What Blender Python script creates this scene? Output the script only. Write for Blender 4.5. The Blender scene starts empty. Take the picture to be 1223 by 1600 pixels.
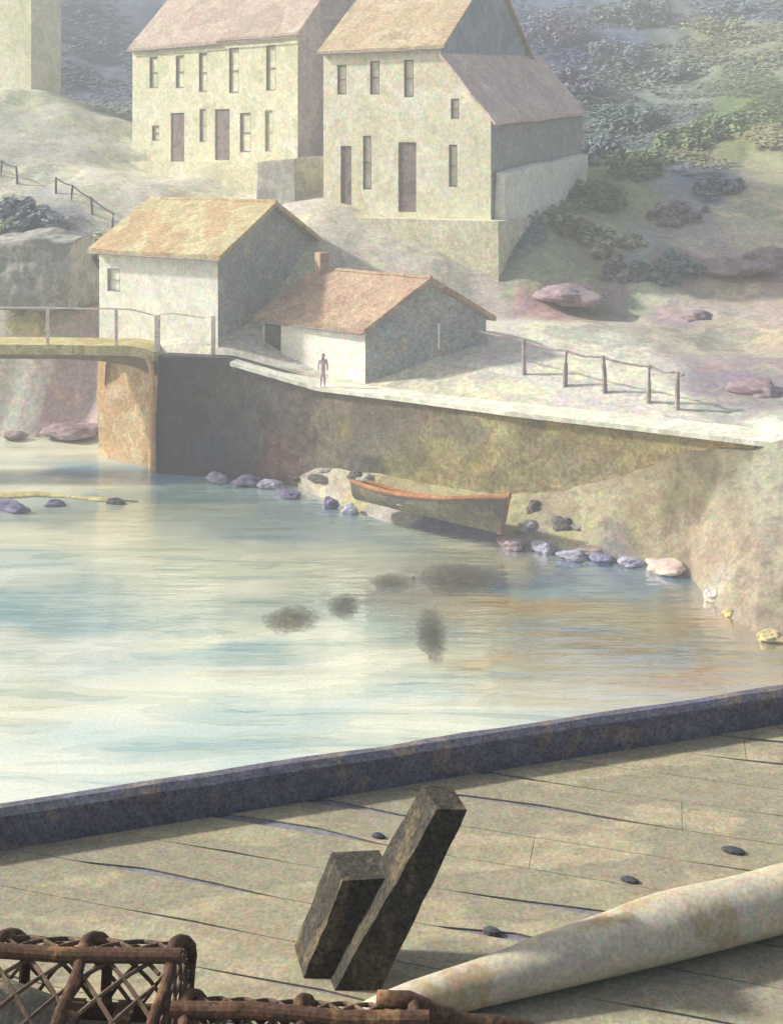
import bpy, bmesh, math, random
import numpy as np
from mathutils import Vector, Matrix, noise
R = math.radians
random.seed(7); np.random.seed(7)
S = bpy.context.scene
COL = S.collection

# ------------------------------------------------------------------ camera
FP, HX, HY, CH = 1700.0, 611.5, 240.0, 17.0      # focal length and horizon in photo pixels, eye height
cd = bpy.data.cameras.new("camera"); cam = bpy.data.objects.new("camera", cd); COL.objects.link(cam)
cam.location = (0, 0, CH); cam.rotation_euler = (R(90), 0, 0)
cd.sensor_width = 36; cd.lens = FP/1600*36; cd.shift_y = -(800-HY)/1600
cd.clip_start = .1; cd.clip_end = 2000
S.camera = cam
# ------------------------------------------------------------------ light
sv = Vector((-.85, .16, .50)).normalized()
el = math.asin(sv.z); az = math.atan2(sv.x, sv.y)
w = bpy.data.worlds.new("World"); S.world = w; w.use_nodes = True
nt = w.node_tree; bg = nt.nodes["Background"]
sk = nt.nodes.new("ShaderNodeTexSky"); sk.sky_type = 'NISHITA'; sk.sun_disc = False
sk.sun_elevation = el; sk.sun_rotation = az; sk.dust_density = 4; sk.air_density = 1.0; sk.ozone_density = .6
nt.links.new(sk.outputs[0], bg.inputs[0]); bg.inputs[1].default_value = .10
sl = bpy.data.lights.new("sun", 'SUN'); sl.energy = 4.6; sl.angle = R(3); sl.color = (1, .968, .885)
so = bpy.data.objects.new("sun", sl); COL.objects.link(so); so.rotation_euler = sv.to_track_quat('Z', 'Y').to_euler()
S.view_settings.view_transform = 'Standard'; S.view_settings.look = 'None'; S.view_settings.gamma = 1
S.view_settings.exposure = .92
S.cycles.max_bounces = 6; S.cycles.use_denoising = True

# ------------------------------------------------------------------ helpers
def lin(c, k=1.0):
    return tuple(min(.93, k*((v/255/12.92) if v/255 <= .04045 else ((v/255+.055)/1.055)**2.4)) for v in c) + (1,)
def at(px, py, d):                       # point seen at a photo pixel, d metres away
    return Vector(((px-HX)/FP*d, d, CH-(py-HY)/FP*d))
def gz(px, py, z):                       # point seen at a photo pixel, at height z
    return at(px, py, (CH-z)*FP/(py-HY))
def on_wall(A, B, px, py):               # u along A->B and z where the sight line meets that vertical wall
    A = Vector(A[:2]); B = Vector(B[:2]); t = (B-A).normalized(); n = Vector((-t.y, t.x))
    dr = Vector(((px-HX)/FP, 1)); k = n.dot(A)/n.dot(dr); p = dr*k
    return (p-A).dot(t), CH-(py-HY)/FP*k

class MB:
    def __init__(s): s.v = []; s.f = []
    def add(s, vs, fs):
        o = len(s.v); s.v += [tuple(p) for p in vs]; s.f += [tuple(i+o for i in f) for f in fs]; return s
    def quad(s, *p): return s.add(p, [tuple(range(len(p)))])
    def box(s, c, sz, rz=0, tilt=None):
        M = Matrix.Translation(c) @ Matrix.Rotation(rz, 4, 'Z')
        if tilt: M = M @ tilt
        x, y, z = [q/2 for q in sz]
        vs = [M @ Vector((a*x, b*y, e*z)) for e in (-1, 1) for a, b in ((-1, -1), (1, -1), (1, 1), (-1, 1))]
        return s.add(vs, [(3, 2, 1, 0), (4, 5, 6, 7), (0, 1, 5, 4), (1, 2, 6, 5), (2, 3, 7, 6), (3, 0, 4, 7)])
    def prism(s, poly, z0, z1):          # vertical prism over a counter-clockwise plan
        n = len(poly)
        zz0 = z0 if hasattr(z0, '__len__') else [z0]*n; zz1 = z1 if hasattr(z1, '__len__') else [z1]*n
        vs = [(p[0], p[1], zz0[i]) for i, p in enumerate(poly)]+[(p[0], p[1], zz1[i]) for i, p in enumerate(poly)]
        return s.add(vs, [tuple(range(n))[::-1], tuple(range(n, 2*n))]+[(i, (i+1) % n, n+(i+1) % n, n+i) for i in range(n)])
    def tube(s, pts, r, n=8, flat=1.0):
        pts = [Vector(p) for p in pts]; rs = r if hasattr(r, '__len__') else [r]*len(pts)
        vs = []; up = Vector((0, 0, 1))
        for i, p in enumerate(pts):
            t = (pts[min(i+1, len(pts)-1)]-pts[max(i-1, 0)]).normalized()
            a = t.cross(up)
            if a.length < .05: a = t.cross(Vector((1, 0, 0)))
            a.normalize(); b = a.cross(t).normalized()
            for k in range(n):
                q = 2*math.pi*k/n
                vs.append(p+a*math.cos(q)*rs[i]+b*math.sin(q)*rs[i]*flat)
        m = len(pts)
        fs = [(i*n+k, (i+1)*n+k, (i+1)*n+(k+1) % n, i*n+(k+1) % n) for i in range(m-1) for k in range(n)]
        fs += [tuple(range(n)), tuple(range((m-1)*n, m*n))[::-1]]
        return s.add(vs, fs)
    def build(s, name, mat, parent=None, bevel=0, smooth=False, sub=0, wob=0):
        me = bpy.data.meshes.new(name); me.from_pydata(s.v, [], s.f); me.update()
        bm = bmesh.new(); bm.from_mesh(me); bmesh.ops.recalc_face_normals(bm, faces=bm.faces)
        if sub: bmesh.ops.subdivide_edges(bm, edges=bm.edges, cuts=sub, use_grid_fill=True)
        if wob:
            for v in bm.verts: v.co += noise.noise_vector(v.co*.45)*wob
        bm.to_mesh(me); bm.free()
        return link(name, me, mat, parent, bevel, smooth)
def link(name, me, mat, parent=None, bevel=0, smooth=False):
    o = bpy.data.objects.new(name, me); COL.objects.link(o)
    if mat: me.materials.append(mat)
    if parent: o.parent = parent; o.matrix_parent_inverse = Matrix.Translation(-parent_loc(parent))
    if smooth:
        for p in me.polygons: p.use_smooth = True
    if bevel:
        b = o.modifiers.new("bevel", 'BEVEL'); b.width = bevel; b.segments = 2; b.limit_method = 'ANGLE'
    return o
def parent_loc(p):
    l = Vector(p.location)
    while p.parent: p = p.parent; l = l+Vector(p.location)
    return l
def tag(o, label=None, cat=None, group=None, kind=None):
    for k, v in (('label', label), ('category', cat), ('group', group), ('kind', kind)):
        if v: o[k] = v
    return o
def thing(name, label, cat, loc, group=None):
    o = bpy.data.objects.new(name, None); COL.objects.link(o); o.location = loc; o.empty_display_size = .3
    return tag(o, label, cat, group)

# ------------------------------------------------------------------ materials
def wash(name, cols, scale=.3, grain=6, gamp=.22, bump=.25, attr=False, rough=.92, stretch=(1, 1, 1), edge=.90, soft=.04, distort=.12, spec=.2, blocks=None):
    """matt surface with blotches of a few close colours, darker rims round the blotches and fine speckle"""
    m = bpy.data.materials.new(name); m.use_nodes = True; N = m.node_tree.nodes; L = m.node_tree.links
    P = N["Principled BSDF"]; P.inputs['Roughness'].default_value = rough; P.inputs['Specular IOR Level'].default_value = spec
    g = N.new("ShaderNodeNewGeometry"); mp = N.new("ShaderNodeMapping"); mp.inputs['Scale'].default_value = stretch
    mp.inputs['Location'].default_value = [random.uniform(-40, 40) for _ in range(3)]
    L.new(g.outputs['Position'], mp.inputs[0])
    n1 = N.new("ShaderNodeTexNoise"); n1.inputs['Scale'].default_value = scale; n1.inputs['Detail'].default_value = 5
    n1.inputs['Roughness'].default_value = .58; n1.inputs['Distortion'].default_value = distort
    L.new(mp.outputs[0], n1.inputs['Vector'])
    cr = N.new("ShaderNodeValToRGB"); cr.color_ramp.interpolation = 'LINEAR'; e = cr.color_ramp.elements
    n = len(cols); lo, hi = .30, .70
    stops = []
    for i, c in enumerate(cols):
        a = lo+(hi-lo)*i/n; b = lo+(hi-lo)*(i+1)/n
        stops.append((a+soft if i else 0.0, c)); stops.append((b-soft if i < n-1 else 1.0, c))
        if i < n-1 and edge < 1:
            d = cols[i+1]; dk = min(c, d, key=lambda q: sum(q[:3]))
            stops.append((b-soft*.1, tuple(x*edge for x in dk[:3])+(1,)))
    e[0].position, e[0].color = stops[0]; e[1].position, e[1].color = stops[-1]
    for p, c in stops[1:-1]:
        q = e.new(min(1, max(0, p))); q.color = c
    L.new(n1.outputs['Fac'], cr.inputs[0])
    out = cr.outputs[0]
    if attr:
        a = N.new("ShaderNodeAttribute"); a.attribute_name = "wash"
        mm = N.new("ShaderNodeMixRGB"); mm.blend_type = 'MULTIPLY'; mm.inputs[0].default_value = 1
        L.new(a.outputs['Color'], mm.inputs[1]); L.new(out, mm.inputs[2]); out = mm.outputs[0]
    n2 = N.new("ShaderNodeTexNoise"); n2.inputs['Scale'].default_value = grain; n2.inputs['Detail'].default_value = 6
    n2.inputs['Roughness'].default_value = .75; L.new(g.outputs['Position'], n2.inputs['Vector'])
    mr = N.new("ShaderNodeMapRange"); mr.inputs[1].default_value = .3; mr.inputs[2].default_value = .7
    mr.inputs[3].default_value = 1-gamp*1.7; mr.inputs[4].default_value = 1+gamp*1.35
    L.new(n2.outputs['Fac'], mr.inputs[0])
    n3 = N.new("ShaderNodeTexNoise"); n3.inputs['Scale'].default_value = grain*.22; n3.inputs['Detail'].default_value = 3
    L.new(g.outputs['Position'], n3.inputs['Vector'])
    mr3 = N.new("ShaderNodeMapRange"); mr3.inputs[1].default_value = .3; mr3.inputs[2].default_value = .7
    mr3.inputs[3].default_value = 1-gamp*.45; mr3.inputs[4].default_value = 1+gamp*.4
    L.new(n3.outputs['Fac'], mr3.inputs[0])
    mu = N.new("ShaderNodeMath"); mu.operation = 'MULTIPLY'; L.new(mr.outputs[0], mu.inputs[0]); L.new(mr3.outputs[0], mu.inputs[1])
    ch = N.new("ShaderNodeVectorMath"); ch.operation = 'MULTIPLY_ADD'; k_ = .60; ch.inputs[1].default_value = (k_, k_, k_); ch.inputs[2].default_value = (1-k_/2,)*3
    n4 = N.new("ShaderNodeTexNoise"); n4.inputs['Scale'].default_value = grain*.5; n4.inputs['Detail'].default_value = 4; L.new(g.outputs['Position'], n4.inputs['Vector']); L.new(n4.outputs['Color'], ch.inputs[0])
    m4 = N.new("ShaderNodeVectorMath"); m4.operation = 'MULTIPLY'; L.new(out, m4.inputs[0]); L.new(ch.outputs[0], m4.inputs[1]); out = m4.outputs[0]
    if blocks:
        sx = N.new("ShaderNodeSeparateXYZ"); L.new(g.outputs['Position'], sx.inputs[0]); cx = N.new("ShaderNodeCombineXYZ"); L.new(sx.outputs['X'], cx.inputs[0])
        wn = N.new("ShaderNodeTexNoise"); wn.inputs['Scale'].default_value = .5; L.new(g.outputs['Position'], wn.inputs['Vector'])
        az_ = N.new("ShaderNodeMath"); az_.operation = 'MULTIPLY_ADD'; az_.inputs[1].default_value = .5; L.new(wn.outputs['Fac'], az_.inputs[0]); L.new(sx.outputs['Z'], az_.inputs[2]); L.new(az_.outputs[0], cx.inputs[1])
        bt = N.new("ShaderNodeTexBrick"); bt.inputs['Scale'].default_value = 1; bt.inputs['Brick Width'].default_value = blocks[0]; bt.inputs['Row Height'].default_value = blocks[1]; bt.inputs['Mortar Size'].default_value = .025; bt.inputs['Mortar Smooth'].default_value = .6
        b_ = blocks[2]; bt.inputs['Color1'].default_value = (1-b_, 1-b_, 1-b_, 1); bt.inputs['Color2'].default_value = (1+b_*.6, 1+b_*.6, 1+b_*.5, 1); bt.inputs['Mortar'].default_value = (1-b_*1.3,)*3+(1,)
        L.new(cx.outputs[0], bt.inputs['Vector']); m5 = N.new("ShaderNodeVectorMath"); m5.operation = 'MULTIPLY'; L.new(out, m5.inputs[0]); L.new(bt.outputs['Color'], m5.inputs[1]); out = m5.outputs[0]
    vm = N.new("ShaderNodeVectorMath"); vm.operation = 'SCALE'; L.new(out, vm.inputs[0]); L.new(mu.outputs[0], vm.inputs['Scale'])
    L.new(vm.outputs[0], P.inputs['Base Color'])
    if bump:
        b = N.new("ShaderNodeBump"); b.inputs['Strength'].default_value = bump; b.inputs['Distance'].default_value = .35/grain
        L.new(n2.outputs['Fac'], b.inputs['Height']); L.new(b.outputs[0], P.inputs['Normal'])
    return m
def W(name, *c, k=1.0, **kw): return wash(name, [lin(q, k) for q in c], **kw)

M = {}
M['cream'] = W('cream_render', (206, 208, 172), (222, 218, 188), (226, 224, 202), (214, 214, 180), k=.88, grain=4.5, gamp=.16, scale=.22)
M['cream2'] = W('pale_render', (218, 214, 186), (226, 221, 192), (230, 226, 206), (220, 214, 184), k=.92, gamp=.16, grain=5, scale=.25)
M['white'] = W('whitewash', (222, 222, 208), (232, 231, 216), (235, 234, 222), grain=6, scale=.25, gamp=.12)
M['terrace'] = W('terrace_stone', (208, 203, 172), (218, 212, 182), (222, 216, 192), k=.9, grain=5.5, scale=.3, blocks=(1.2, .5, .045))
M['roof_pink'] = W('pink_tiles', (176, 158, 144), (190, 174, 158), (186, 168, 154), (196, 184, 166), k=.85, grain=5, scale=.3, gamp=.3)
M['roof_tan'] = W('tan_tiles', (170, 152, 124), (184, 168, 140), (178, 160, 130), grain=5, scale=.3, gamp=.3)
M['roof_mauve'] = W('mauve_tiles', (214, 186, 176), (222, 196, 184), (228, 210, 196), grain=5, scale=.25, gamp=.25)
M['roof_yellow'] = W('lichen_roof', (196, 182, 138), (206, 196, 152), (202, 174, 130), (206, 198, 158), k=.85, grain=6, scale=.3, gamp=.28)
M['roof_red'] = W('red_tiles', (176, 144, 126), (190, 162, 138), (196, 170, 144), (184, 152, 132), k=.85, grain=6.5, scale=.35, gamp=.28)
M['grey_stone'] = W('grey_stone', (160, 158, 152), (172, 170, 160), (150, 148, 148), grain=5.5, scale=.3)
M['gable'] = W('gable_painted_shade', (176, 174, 164), (164, 163, 156), (156, 158, 160), (172, 166, 152), grain=6, scale=.5, gamp=.3)  # shade of the right-facing walls put into a greyer colour
M['mauve_gable'] = W('mauve_painted_shade', (150, 142, 154), (164, 154, 162), (142, 138, 150), grain=5, scale=.3)  # mauve shade of the unlit house end, painted into the wall
M['blue_gable'] = W('blue_painted_shade', (148, 154, 164), (158, 164, 170), (140, 148, 160), grain=5, scale=.3)  # bluish shade on the tall house's gable, carried by the colour
M['win_brown'] = W('brown_pane', (146, 126, 96), (160, 142, 112), (136, 112, 84), k=.62, grain=8, scale=.8, rough=.6)
M['win_mauve'] = W('mauve_door', (138, 122, 118), (150, 134, 128), (124, 108, 108), k=.75, grain=8, scale=.8, rough=.7)
M['frame'] = W('pale_frame', (176, 168, 136), (190, 182, 152), grain=8, scale=.8)
M['dark_door'] = W('dark_door', (104, 104, 96), (116, 116, 104), grain=8, scale=.8)
M['quay'] = wash('quay_stone', [lin((225, 222, 212)), lin((255, 250, 240)), lin((238, 236, 236)), lin((250, 245, 220))], scale=.42, grain=6, gamp=.3, attr=True, edge=.82, bump=.5, blocks=(1.3, .55, .09))
M['land'] = wash('hillside', [lin((222, 226, 226)), lin((250, 248, 240)), lin((238, 236, 244)), lin((246, 250, 236))], scale=.16, grain=4, gamp=.22, attr=True, edge=.86, bump=.3)
M['shore'] = wash('shore', [lin((232, 226, 226)), lin((255, 248, 240)), lin((244, 236, 236))], scale=.4, grain=7, gamp=.22, attr=True, edge=.84, bump=.4)
M['coping'] = W('pale_coping', (222, 220, 200), (230, 228, 210), (216, 212, 194), grain=7, scale=.4, gamp=.14)
M['verge'] = W('grey_gravel', (196, 192, 180), (206, 202, 190), (188, 184, 176), grain=7, scale=.4)
M['fence'] = W('grey_fence', (150, 138, 136), (164, 152, 148), (136, 126, 126), grain=9, scale=1)
M['pinkpost'] = W('pink_rail', (224, 208, 196), (214, 196, 184), grain=9, scale=1)
M['bridge'] = W('ochre_beam', (184, 172, 122), (196, 184, 134), (172, 158, 110), grain=8, scale=.6)
M['orange'] = W('orange_stone', (206, 180, 138), (214, 190, 148), (202, 168, 124), (200, 178, 144), grain=6, scale=.5, blocks=(.9, .45, .06))
M['orangepost'] = W('orange_post', (186, 148, 106), (198, 160, 118), grain=8, scale=.8)
M['soffit'] = W('brown_soffit', (150, 124, 100), (136, 112, 92), grain=8, scale=.6)
M['rail_dark'] = W('dark_rail', (84, 84, 84), (98, 96, 96), grain=9, scale=1)
M['deck'] = W('deck_planks', (164, 156, 130), (174, 165, 138), (156, 149, 128), (170, 163, 134), k=.88, grain=75, scale=1.6, gamp=.22, stretch=(.5, 1.3, 1), bump=.35, edge=.93)
M['underdeck'] = W('caulking', (128, 126, 132), (138, 135, 138), grain=70, scale=2)
M['kerb'] = W('kerb_timber', (112, 110, 122), (104, 104, 116), (124, 116, 112), grain=80, scale=3, gamp=.35, bump=.5)
M['post'] = W('tarred_timber', (80, 75, 63), (66, 63, 57), (92, 84, 68), grain=80, scale=6, gamp=.5, bump=.7, stretch=(1.5, 1.5, .5))
M['post_side'] = M['post']
M['spar'] = W('bleached_spar', (200, 186, 154), (208, 196, 168), (204, 194, 172), (192, 174, 140), k=.8, grain=80, scale=2.2, gamp=.16, edge=.93)
M['pot'] = W('creel_wood', (106, 80, 60), (86, 66, 52), (126, 96, 68), grain=90, scale=6, gamp=.4)
M['net'] = W('creel_net', (108, 90, 74), (92, 76, 64), grain=90, scale=6, gamp=.3)
M['netfill'] = W('creel_canvas', (168, 158, 134), (154, 146, 126), (176, 160, 128), grain=90, scale=7, gamp=.3)
M['iron'] = W('iron_spike', (76, 76, 86), (88, 88, 96), grain=90, scale=5)
M['hull'] = W('grey_hull', (124, 119, 102), (134, 128, 104), (110, 106, 98), grain=8, scale=.8)
M['hullin'] = W('hull_inside', (190, 180, 138), (200, 190, 150), grain=8, scale=.8)
M['gunwale'] = W('orange_gunwale', (178, 124, 84), (190, 140, 98), grain=9, scale=.8)
M['skin'] = W('skin', (188, 150, 130), (180, 142, 124), grain=20)
M['coat'] = W('mauve_coat', (206, 186, 188), (192, 170, 176), grain=15, scale=2)
M['hair'] = W('brown_hair', (170, 140, 134), (156, 130, 124), grain=20)
M['staining'] = W('dark_stain', (104, 100, 84), (92, 90, 78), (118, 112, 92), grain=8, scale=1.2, gamp=.45)
ROCK = {}
for nm, c in dict(violet=(118, 116, 142), lavender=(158, 156, 172), grey=(150, 149, 142), dark=(96, 93, 88), pink=(206, 186, 172), ochre=(186, 172, 126), white=(222, 212, 198), mauve=(148, 130, 134)).items():
    ROCK[nm] = W(nm+'_rock', c, tuple(min(255, int(v*1.08)) for v in c), tuple(int(v*.93) for v in c), grain=7, scale=.8)
LEAF = {}
for nm, c in dict(blue=(112, 126, 136), violet=(122, 122, 146), green=(114, 134, 94), olive=(146, 150, 112), teal=(104, 124, 122), mauve=(146, 132, 138), pale=(168, 170, 142)).items():
    LEAF[nm] = W(nm+'_leaves', c, tuple(min(255, int(v*1.12)) for v in c), tuple(int(v*.9) for v in c), k=1.0, grain=4, scale=.5, bump=0)
M['trunk'] = W('bark', (96, 90, 80), (110, 102, 92), grain=8)

# ------------------------------------------------------------------ coloured ground by control points
def tps(P, z, Q, lam=.02):
    P = np.array(P, float); n = len(P)
    def U(a, b):
        r2 = ((a[:, None, :]-b[None])**2).sum(-1); return np.where(r2 > 1e-9, r2*np.log(r2+1e-9)*.5, 0)
    K = U(P, P)+lam*np.eye(n)*100; A = np.zeros((n+3, n+3)); A[:n, :n] = K; A[:n, n] = 1; A[:n, n+1:] = P; A[n, :n] = 1; A[n+1:, :n] = P.T
    c = np.linalg.solve(A, np.concatenate([z, np.zeros(3)]))
    return U(np.array(Q, float), P) @ c[:n] + c[n] + np.array(Q) @ c[n+1:]
def patch(P, C, Q, power=5, warp=3.0, ws=.12, aniso=(1, .55)):
    """each point takes mostly the colour of its nearest control point; borders wander"""
    Q = np.array(Q, float); P = np.array(P, float)*np.array(aniso); C = np.array(C)[:, :3]
    q = Q.copy()
    for i in range(len(Q)):
        v = noise.noise_vector(Vector((Q[i, 0]*ws, Q[i, 1]*ws*.7, 1.3)))+.5*noise.noise_vector(Vector((Q[i, 0]*ws*3, Q[i, 1]*ws*2, 5.3)))
        q[i, 0] += v.x*warp; q[i, 1] += v.y*warp
    q *= np.array(aniso)
    out = np.zeros((len(Q), 3))
    for s in range(0, len(Q), 20000):
        d2 = ((q[s:s+20000, None]-P[None])**2).sum(-1)+.05
        wt = d2**(-power/2); wt /= wt.sum(1, keepdims=True); out[s:s+20000] = wt @ C
    return out
def colour(me, cols):
    a = me.color_attributes.new("wash", 'FLOAT_COLOR', 'POINT')
    a.data.foreach_set("color", np.concatenate([cols, np.ones((len(cols), 1))], 1).astype(np.float32).ravel())
def grid_mesh(name, pts, nu, nv, mat, cols=None, smooth=True):
    me = bpy.data.meshes.new(name)
    f = [(j*nu+i, j*nu+i+1, (j+1)*nu+i+1, (j+1)*nu+i) for j in range(nv-1) for i in range(nu-1)]
    me.from_pydata([tuple(p) for p in pts], [], f); me.update()
    if cols is not None: colour(me, cols)
    return link(name, me, mat, smooth=smooth)

# quay line: photo px, depth, top z
QL = [(248, 58.3, 6.2), (350, 57.4, 6.2), (425, 56.5, 5.65), (500, 55.5, 5.15), (640, 53, 5.15), (800, 50, 5.2), (1000, 47.5, 5.15), (1178, 45.4, 5.1)]
QX = [(px-HX)/FP*d for px, d, z in QL]; QD = [d for _, d, _ in QL]; QZ = [z for _, _, z in QL]
# front edge of the land behind the river and the quay
FX = [-140, -40, -18.4, -16.6, -15.8]+QX+[16.5, 20, 30, 90]
FD = [72, 66, 64.5, 62.5, 60.2]+[d+.7 for d in QD]+[44.2, 43, 40, 25]
FZ = [-.8, -.8, -.8, -.6, 5.7]+[z-.25 for z in QZ]+[5.2, 5.4, 6, 8]

LC = [  # px, py, depth, colour
 (-300, 120, 112, (190, 190, 160)), (0, 145, 99, (204, 204, 172)), (60, 135, 99, (200, 202, 172)), (120, 212, 89, (202, 202, 178)), (210, 285, 79, (208, 204, 180)), (150, 270, 80, (214, 210, 186)), (220, 272, 85, (206, 204, 178)), (300, 285, 81, (208, 204, 180)), (400, 325, 76, (206, 202, 180)), (340, 330, 75, (206, 202, 180)), (260, 330, 75, (206, 202, 180)),
 (20, 275, 79, (190, 190, 168)), (130, 330, 74, (204, 202, 176)), (30, 330, 74, (168, 170, 160)), (90, 390, 71, (150, 152, 152)), (20, 430, 69, (176, 174, 150)), (60, 500, 67.5, (196, 192, 170)), (-200, 400, 72, (170, 172, 150)),
 (20, 590, 66.8, (206, 200, 182)), (100, 610, 66.6, (196, 190, 176)), (60, 650, 65.8, (212, 206, 186)), (120, 675, 65.2, (164, 144, 140)), (10, 680, 65.2, (190, 182, 170)),
 (120, 60, 135, (138, 146, 156)), (80, 100, 125, (144, 150, 158)), (160, 130, 125, (140, 148, 158)), (190, 190, 105, (168, 174, 162)), (185, 60, 140, (134, 142, 154)), (130, -100, 165, (140, 148, 158)), (-200, -100, 160, (150, 156, 158)),
 (530, 40, 130, (150, 154, 162)), (490, 100, 115, (146, 144, 156)), (520, -100, 170, (150, 154, 162)),
 (480, 330, 70, (190, 186, 172)), (560, 480, 62, (206, 200, 176)), (700, 480, 62.5, (206, 200, 176)), (520, 450, 64, (206, 200, 176)), (430, 480, 63, (196, 190, 172)), (620, 500, 60, (200, 192, 172)), (780, 470, 63.5, (202, 190, 174)),
 (850, 30, 128, (130, 138, 152)), (880, 80, 118, (126, 132, 154)), (760, -60, 150, (140, 148, 150)), (960, 60, 122, (136, 144, 156)), (930, 150, 104, (148, 160, 156)), (1000, 150, 108, (158, 168, 160)), (1060, 40, 125, (146, 152, 148)), (1120, 60, 120, (170, 174, 148)), (1020, 100, 115, (164, 172, 160)), (1150, 20, 128, (138, 146, 152)), (1223, -60, 135, (150, 158, 146)), (1210, 60, 115, (168, 172, 148)), (1200, 120, 104, (160, 168, 146)),
 (960, 230, 92, (142, 150, 150)), (1040, 200, 96, (146, 152, 150)), (1120, 190, 92, (128, 142, 108)), (1180, 180, 90, (132, 146, 108)), (1080, 215, 90, (136, 148, 116)), (1223, 150, 95, (120, 136, 102)), (1210, 210, 86, (180, 180, 148)), (1180, 240, 83, (146, 152, 122)), (1110, 250, 84, (168, 170, 140)),
 (940, 300, 80, (150, 156, 122)), (1000, 260, 84, (138, 150, 114)), (1000, 320, 77, (172, 174, 142)), (900, 340, 74, (138, 150, 128)), (960, 380, 70.5, (176, 176, 146)), (1060, 320, 76, (162, 164, 158)), (1110, 290, 79, (142, 150, 158)), (1140, 290, 79, (142, 150, 160)), (1180, 300, 77, (186, 182, 164)), (1223, 270, 80, (166, 166, 142)), (1223, 330, 74, (204, 198, 176)), (1160, 345, 73, (206, 200, 178)), (1100, 370, 71, (190, 182, 174)),
 (830, 345, 70, (116, 132, 140)), (800, 390, 67.5, (118, 134, 134)), (860, 390, 68, (170, 172, 148)), (850, 420, 65.5, (164, 166, 146)), (910, 420, 68, (170, 170, 148)), (820, 440, 64, (150, 154, 138)),
 (880, 470, 63.5, (168, 150, 150)), (840, 475, 63, (172, 154, 150)), (930, 470, 64, (184, 174, 160)), (980, 430, 67, (170, 158, 158)), (1040, 430, 67, (166, 172, 168)), (1000, 400, 69, (172, 176, 168)), (1060, 470, 64, (176, 178, 162)), (1110, 420, 67.5, (160, 142, 142)), (1190, 405, 68.5, (164, 144, 140)), (1160, 440, 66, (190, 180, 164)), (1085, 500, 61.5, (170, 154, 150)), (1020, 500, 61, (194, 184, 170)), (940, 510, 59.5, (202, 194, 178)), (1150, 500, 61, (190, 178, 162)), (1223, 480, 62, (184, 172, 152)), (1223, 560, 54, (186, 172, 148)), (1130, 560, 55.5, (184, 176, 160)), (1190, 600, 51, (166, 152, 146)), (1190, 625, 49.5, (150, 142, 146)),
 (800, 510, 58.5, (214, 210, 190)), (880, 525, 57, (212, 208, 188)), (980, 550, 55, (214, 210, 192)), (1060, 590, 52, (218, 214, 196)), (1110, 640, 48.5, (220, 217, 200)), (1223, 660, 46, (208, 204, 190)), (1160, 660, 47, (216, 213, 198)),
 (860, 565, 54.8, (216, 212, 194)), (960, 590, 52.5, (218, 214, 198)), (600, 590, 56.5, (214, 208, 184)), (450, 560, 60, (212, 208, 186)), (300, 550, 60.5, (212, 208, 190)),
 (1500, 300, 78, (160, 166, 140)), (1500, 500, 58, (184, 176, 156)), (1500, 100, 110, (150, 160, 140)),
]
ctl = [at(a, b, d) for a, b, d, c in LC]
CP = [(p.x, p.y) for p in ctl]; CZ = [p.z for p in ctl]
CP2 = CP+[(-60, 210), (20, 220), (80, 210), (-130, 120), (130, 120)]; CZ2 = CZ+[58, 62, 68, 34, 50]
def slope_colour(px, py, c):
    if (px > 780 and py < 480) or (py < 205 and px < 230 and c[0] < 172) or (470 < px < 560 and py < 110):       # scrub on the hill: deeper, stronger colour
        m_ = sum(c)/3; return lin(tuple(min(255, max(0, m_+(v-m_)*(2.3 if c[2] > c[0]+6 and py < 200 else 1.6))) for v in c), (.66 if py < 260 else 1.1))
    if px < 480 and py < 480: return lin(c, 1.1)
    if px < 170 and py > 540: return lin(c, 1.5)
    return lin(c, 1.05)
LCOL = [slope_colour(a, b, c) for a, b, d, c in LC]
def front(x): return np.interp(x, FX, FD), np.interp(x, FX, FZ)
def land_z(Q):
    Q = np.array(Q, float).reshape(-1, 2)
    z = tps(CP2, np.array(CZ2), Q)
    fd, fz = front(Q[:, 0]); fr = np.stack([Q[:, 0], fd], 1); z0 = tps(CP2, np.array(CZ2), fr)
    t = np.clip((Q[:, 1]-fd)/6, 0, 1); t = t*t*(3-2*t)
    return z+(fz-z0)*(1-t)
def build_land():
    xs = np.concatenate([np.linspace(-140, -34, 60)[:-1], np.linspace(-34, 46, 420), np.linspace(46, 90, 26)[1:]])
    vs = np.concatenate([np.linspace(0, .42, 260)**1.0, np.linspace(.42, 1, 70)[1:]])
    nu, nv = len(xs), len(vs)
    Q = []
    for v in vs:
        fd, _ = front(xs); Q.append(np.stack([xs, fd+v*(225-fd)], 1))
    Q = np.concatenate(Q); Z = np.concatenate([land_z(Q[i:i+30000]) for i in range(0, len(Q), 30000)])
    fd, _ = front(Q[:, 0]); dist = Q[:, 1]-fd
    for i in range(len(Q)):
        k = min(1, max(0, (dist[i]-5)/8))
        if k: Z[i] += k*(.55*noise.noise(Vector((Q[i, 0]*.22, Q[i, 1]*.2, 0)))+.08*noise.noise(Vector((Q[i, 0]*.8, Q[i, 1]*.8, 3))))*(1+max(0, Q[i, 1]-90)*.02)
    C = patch(CP, LCOL, Q)
    o = grid_mesh("hillside", np.concatenate([Q, Z[:, None]], 1), nu, nv, M['land'], C)
    tag(o, kind='structure')
build_land()
def ground(x, y): return float(land_z([(x, y)])[0])

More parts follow.
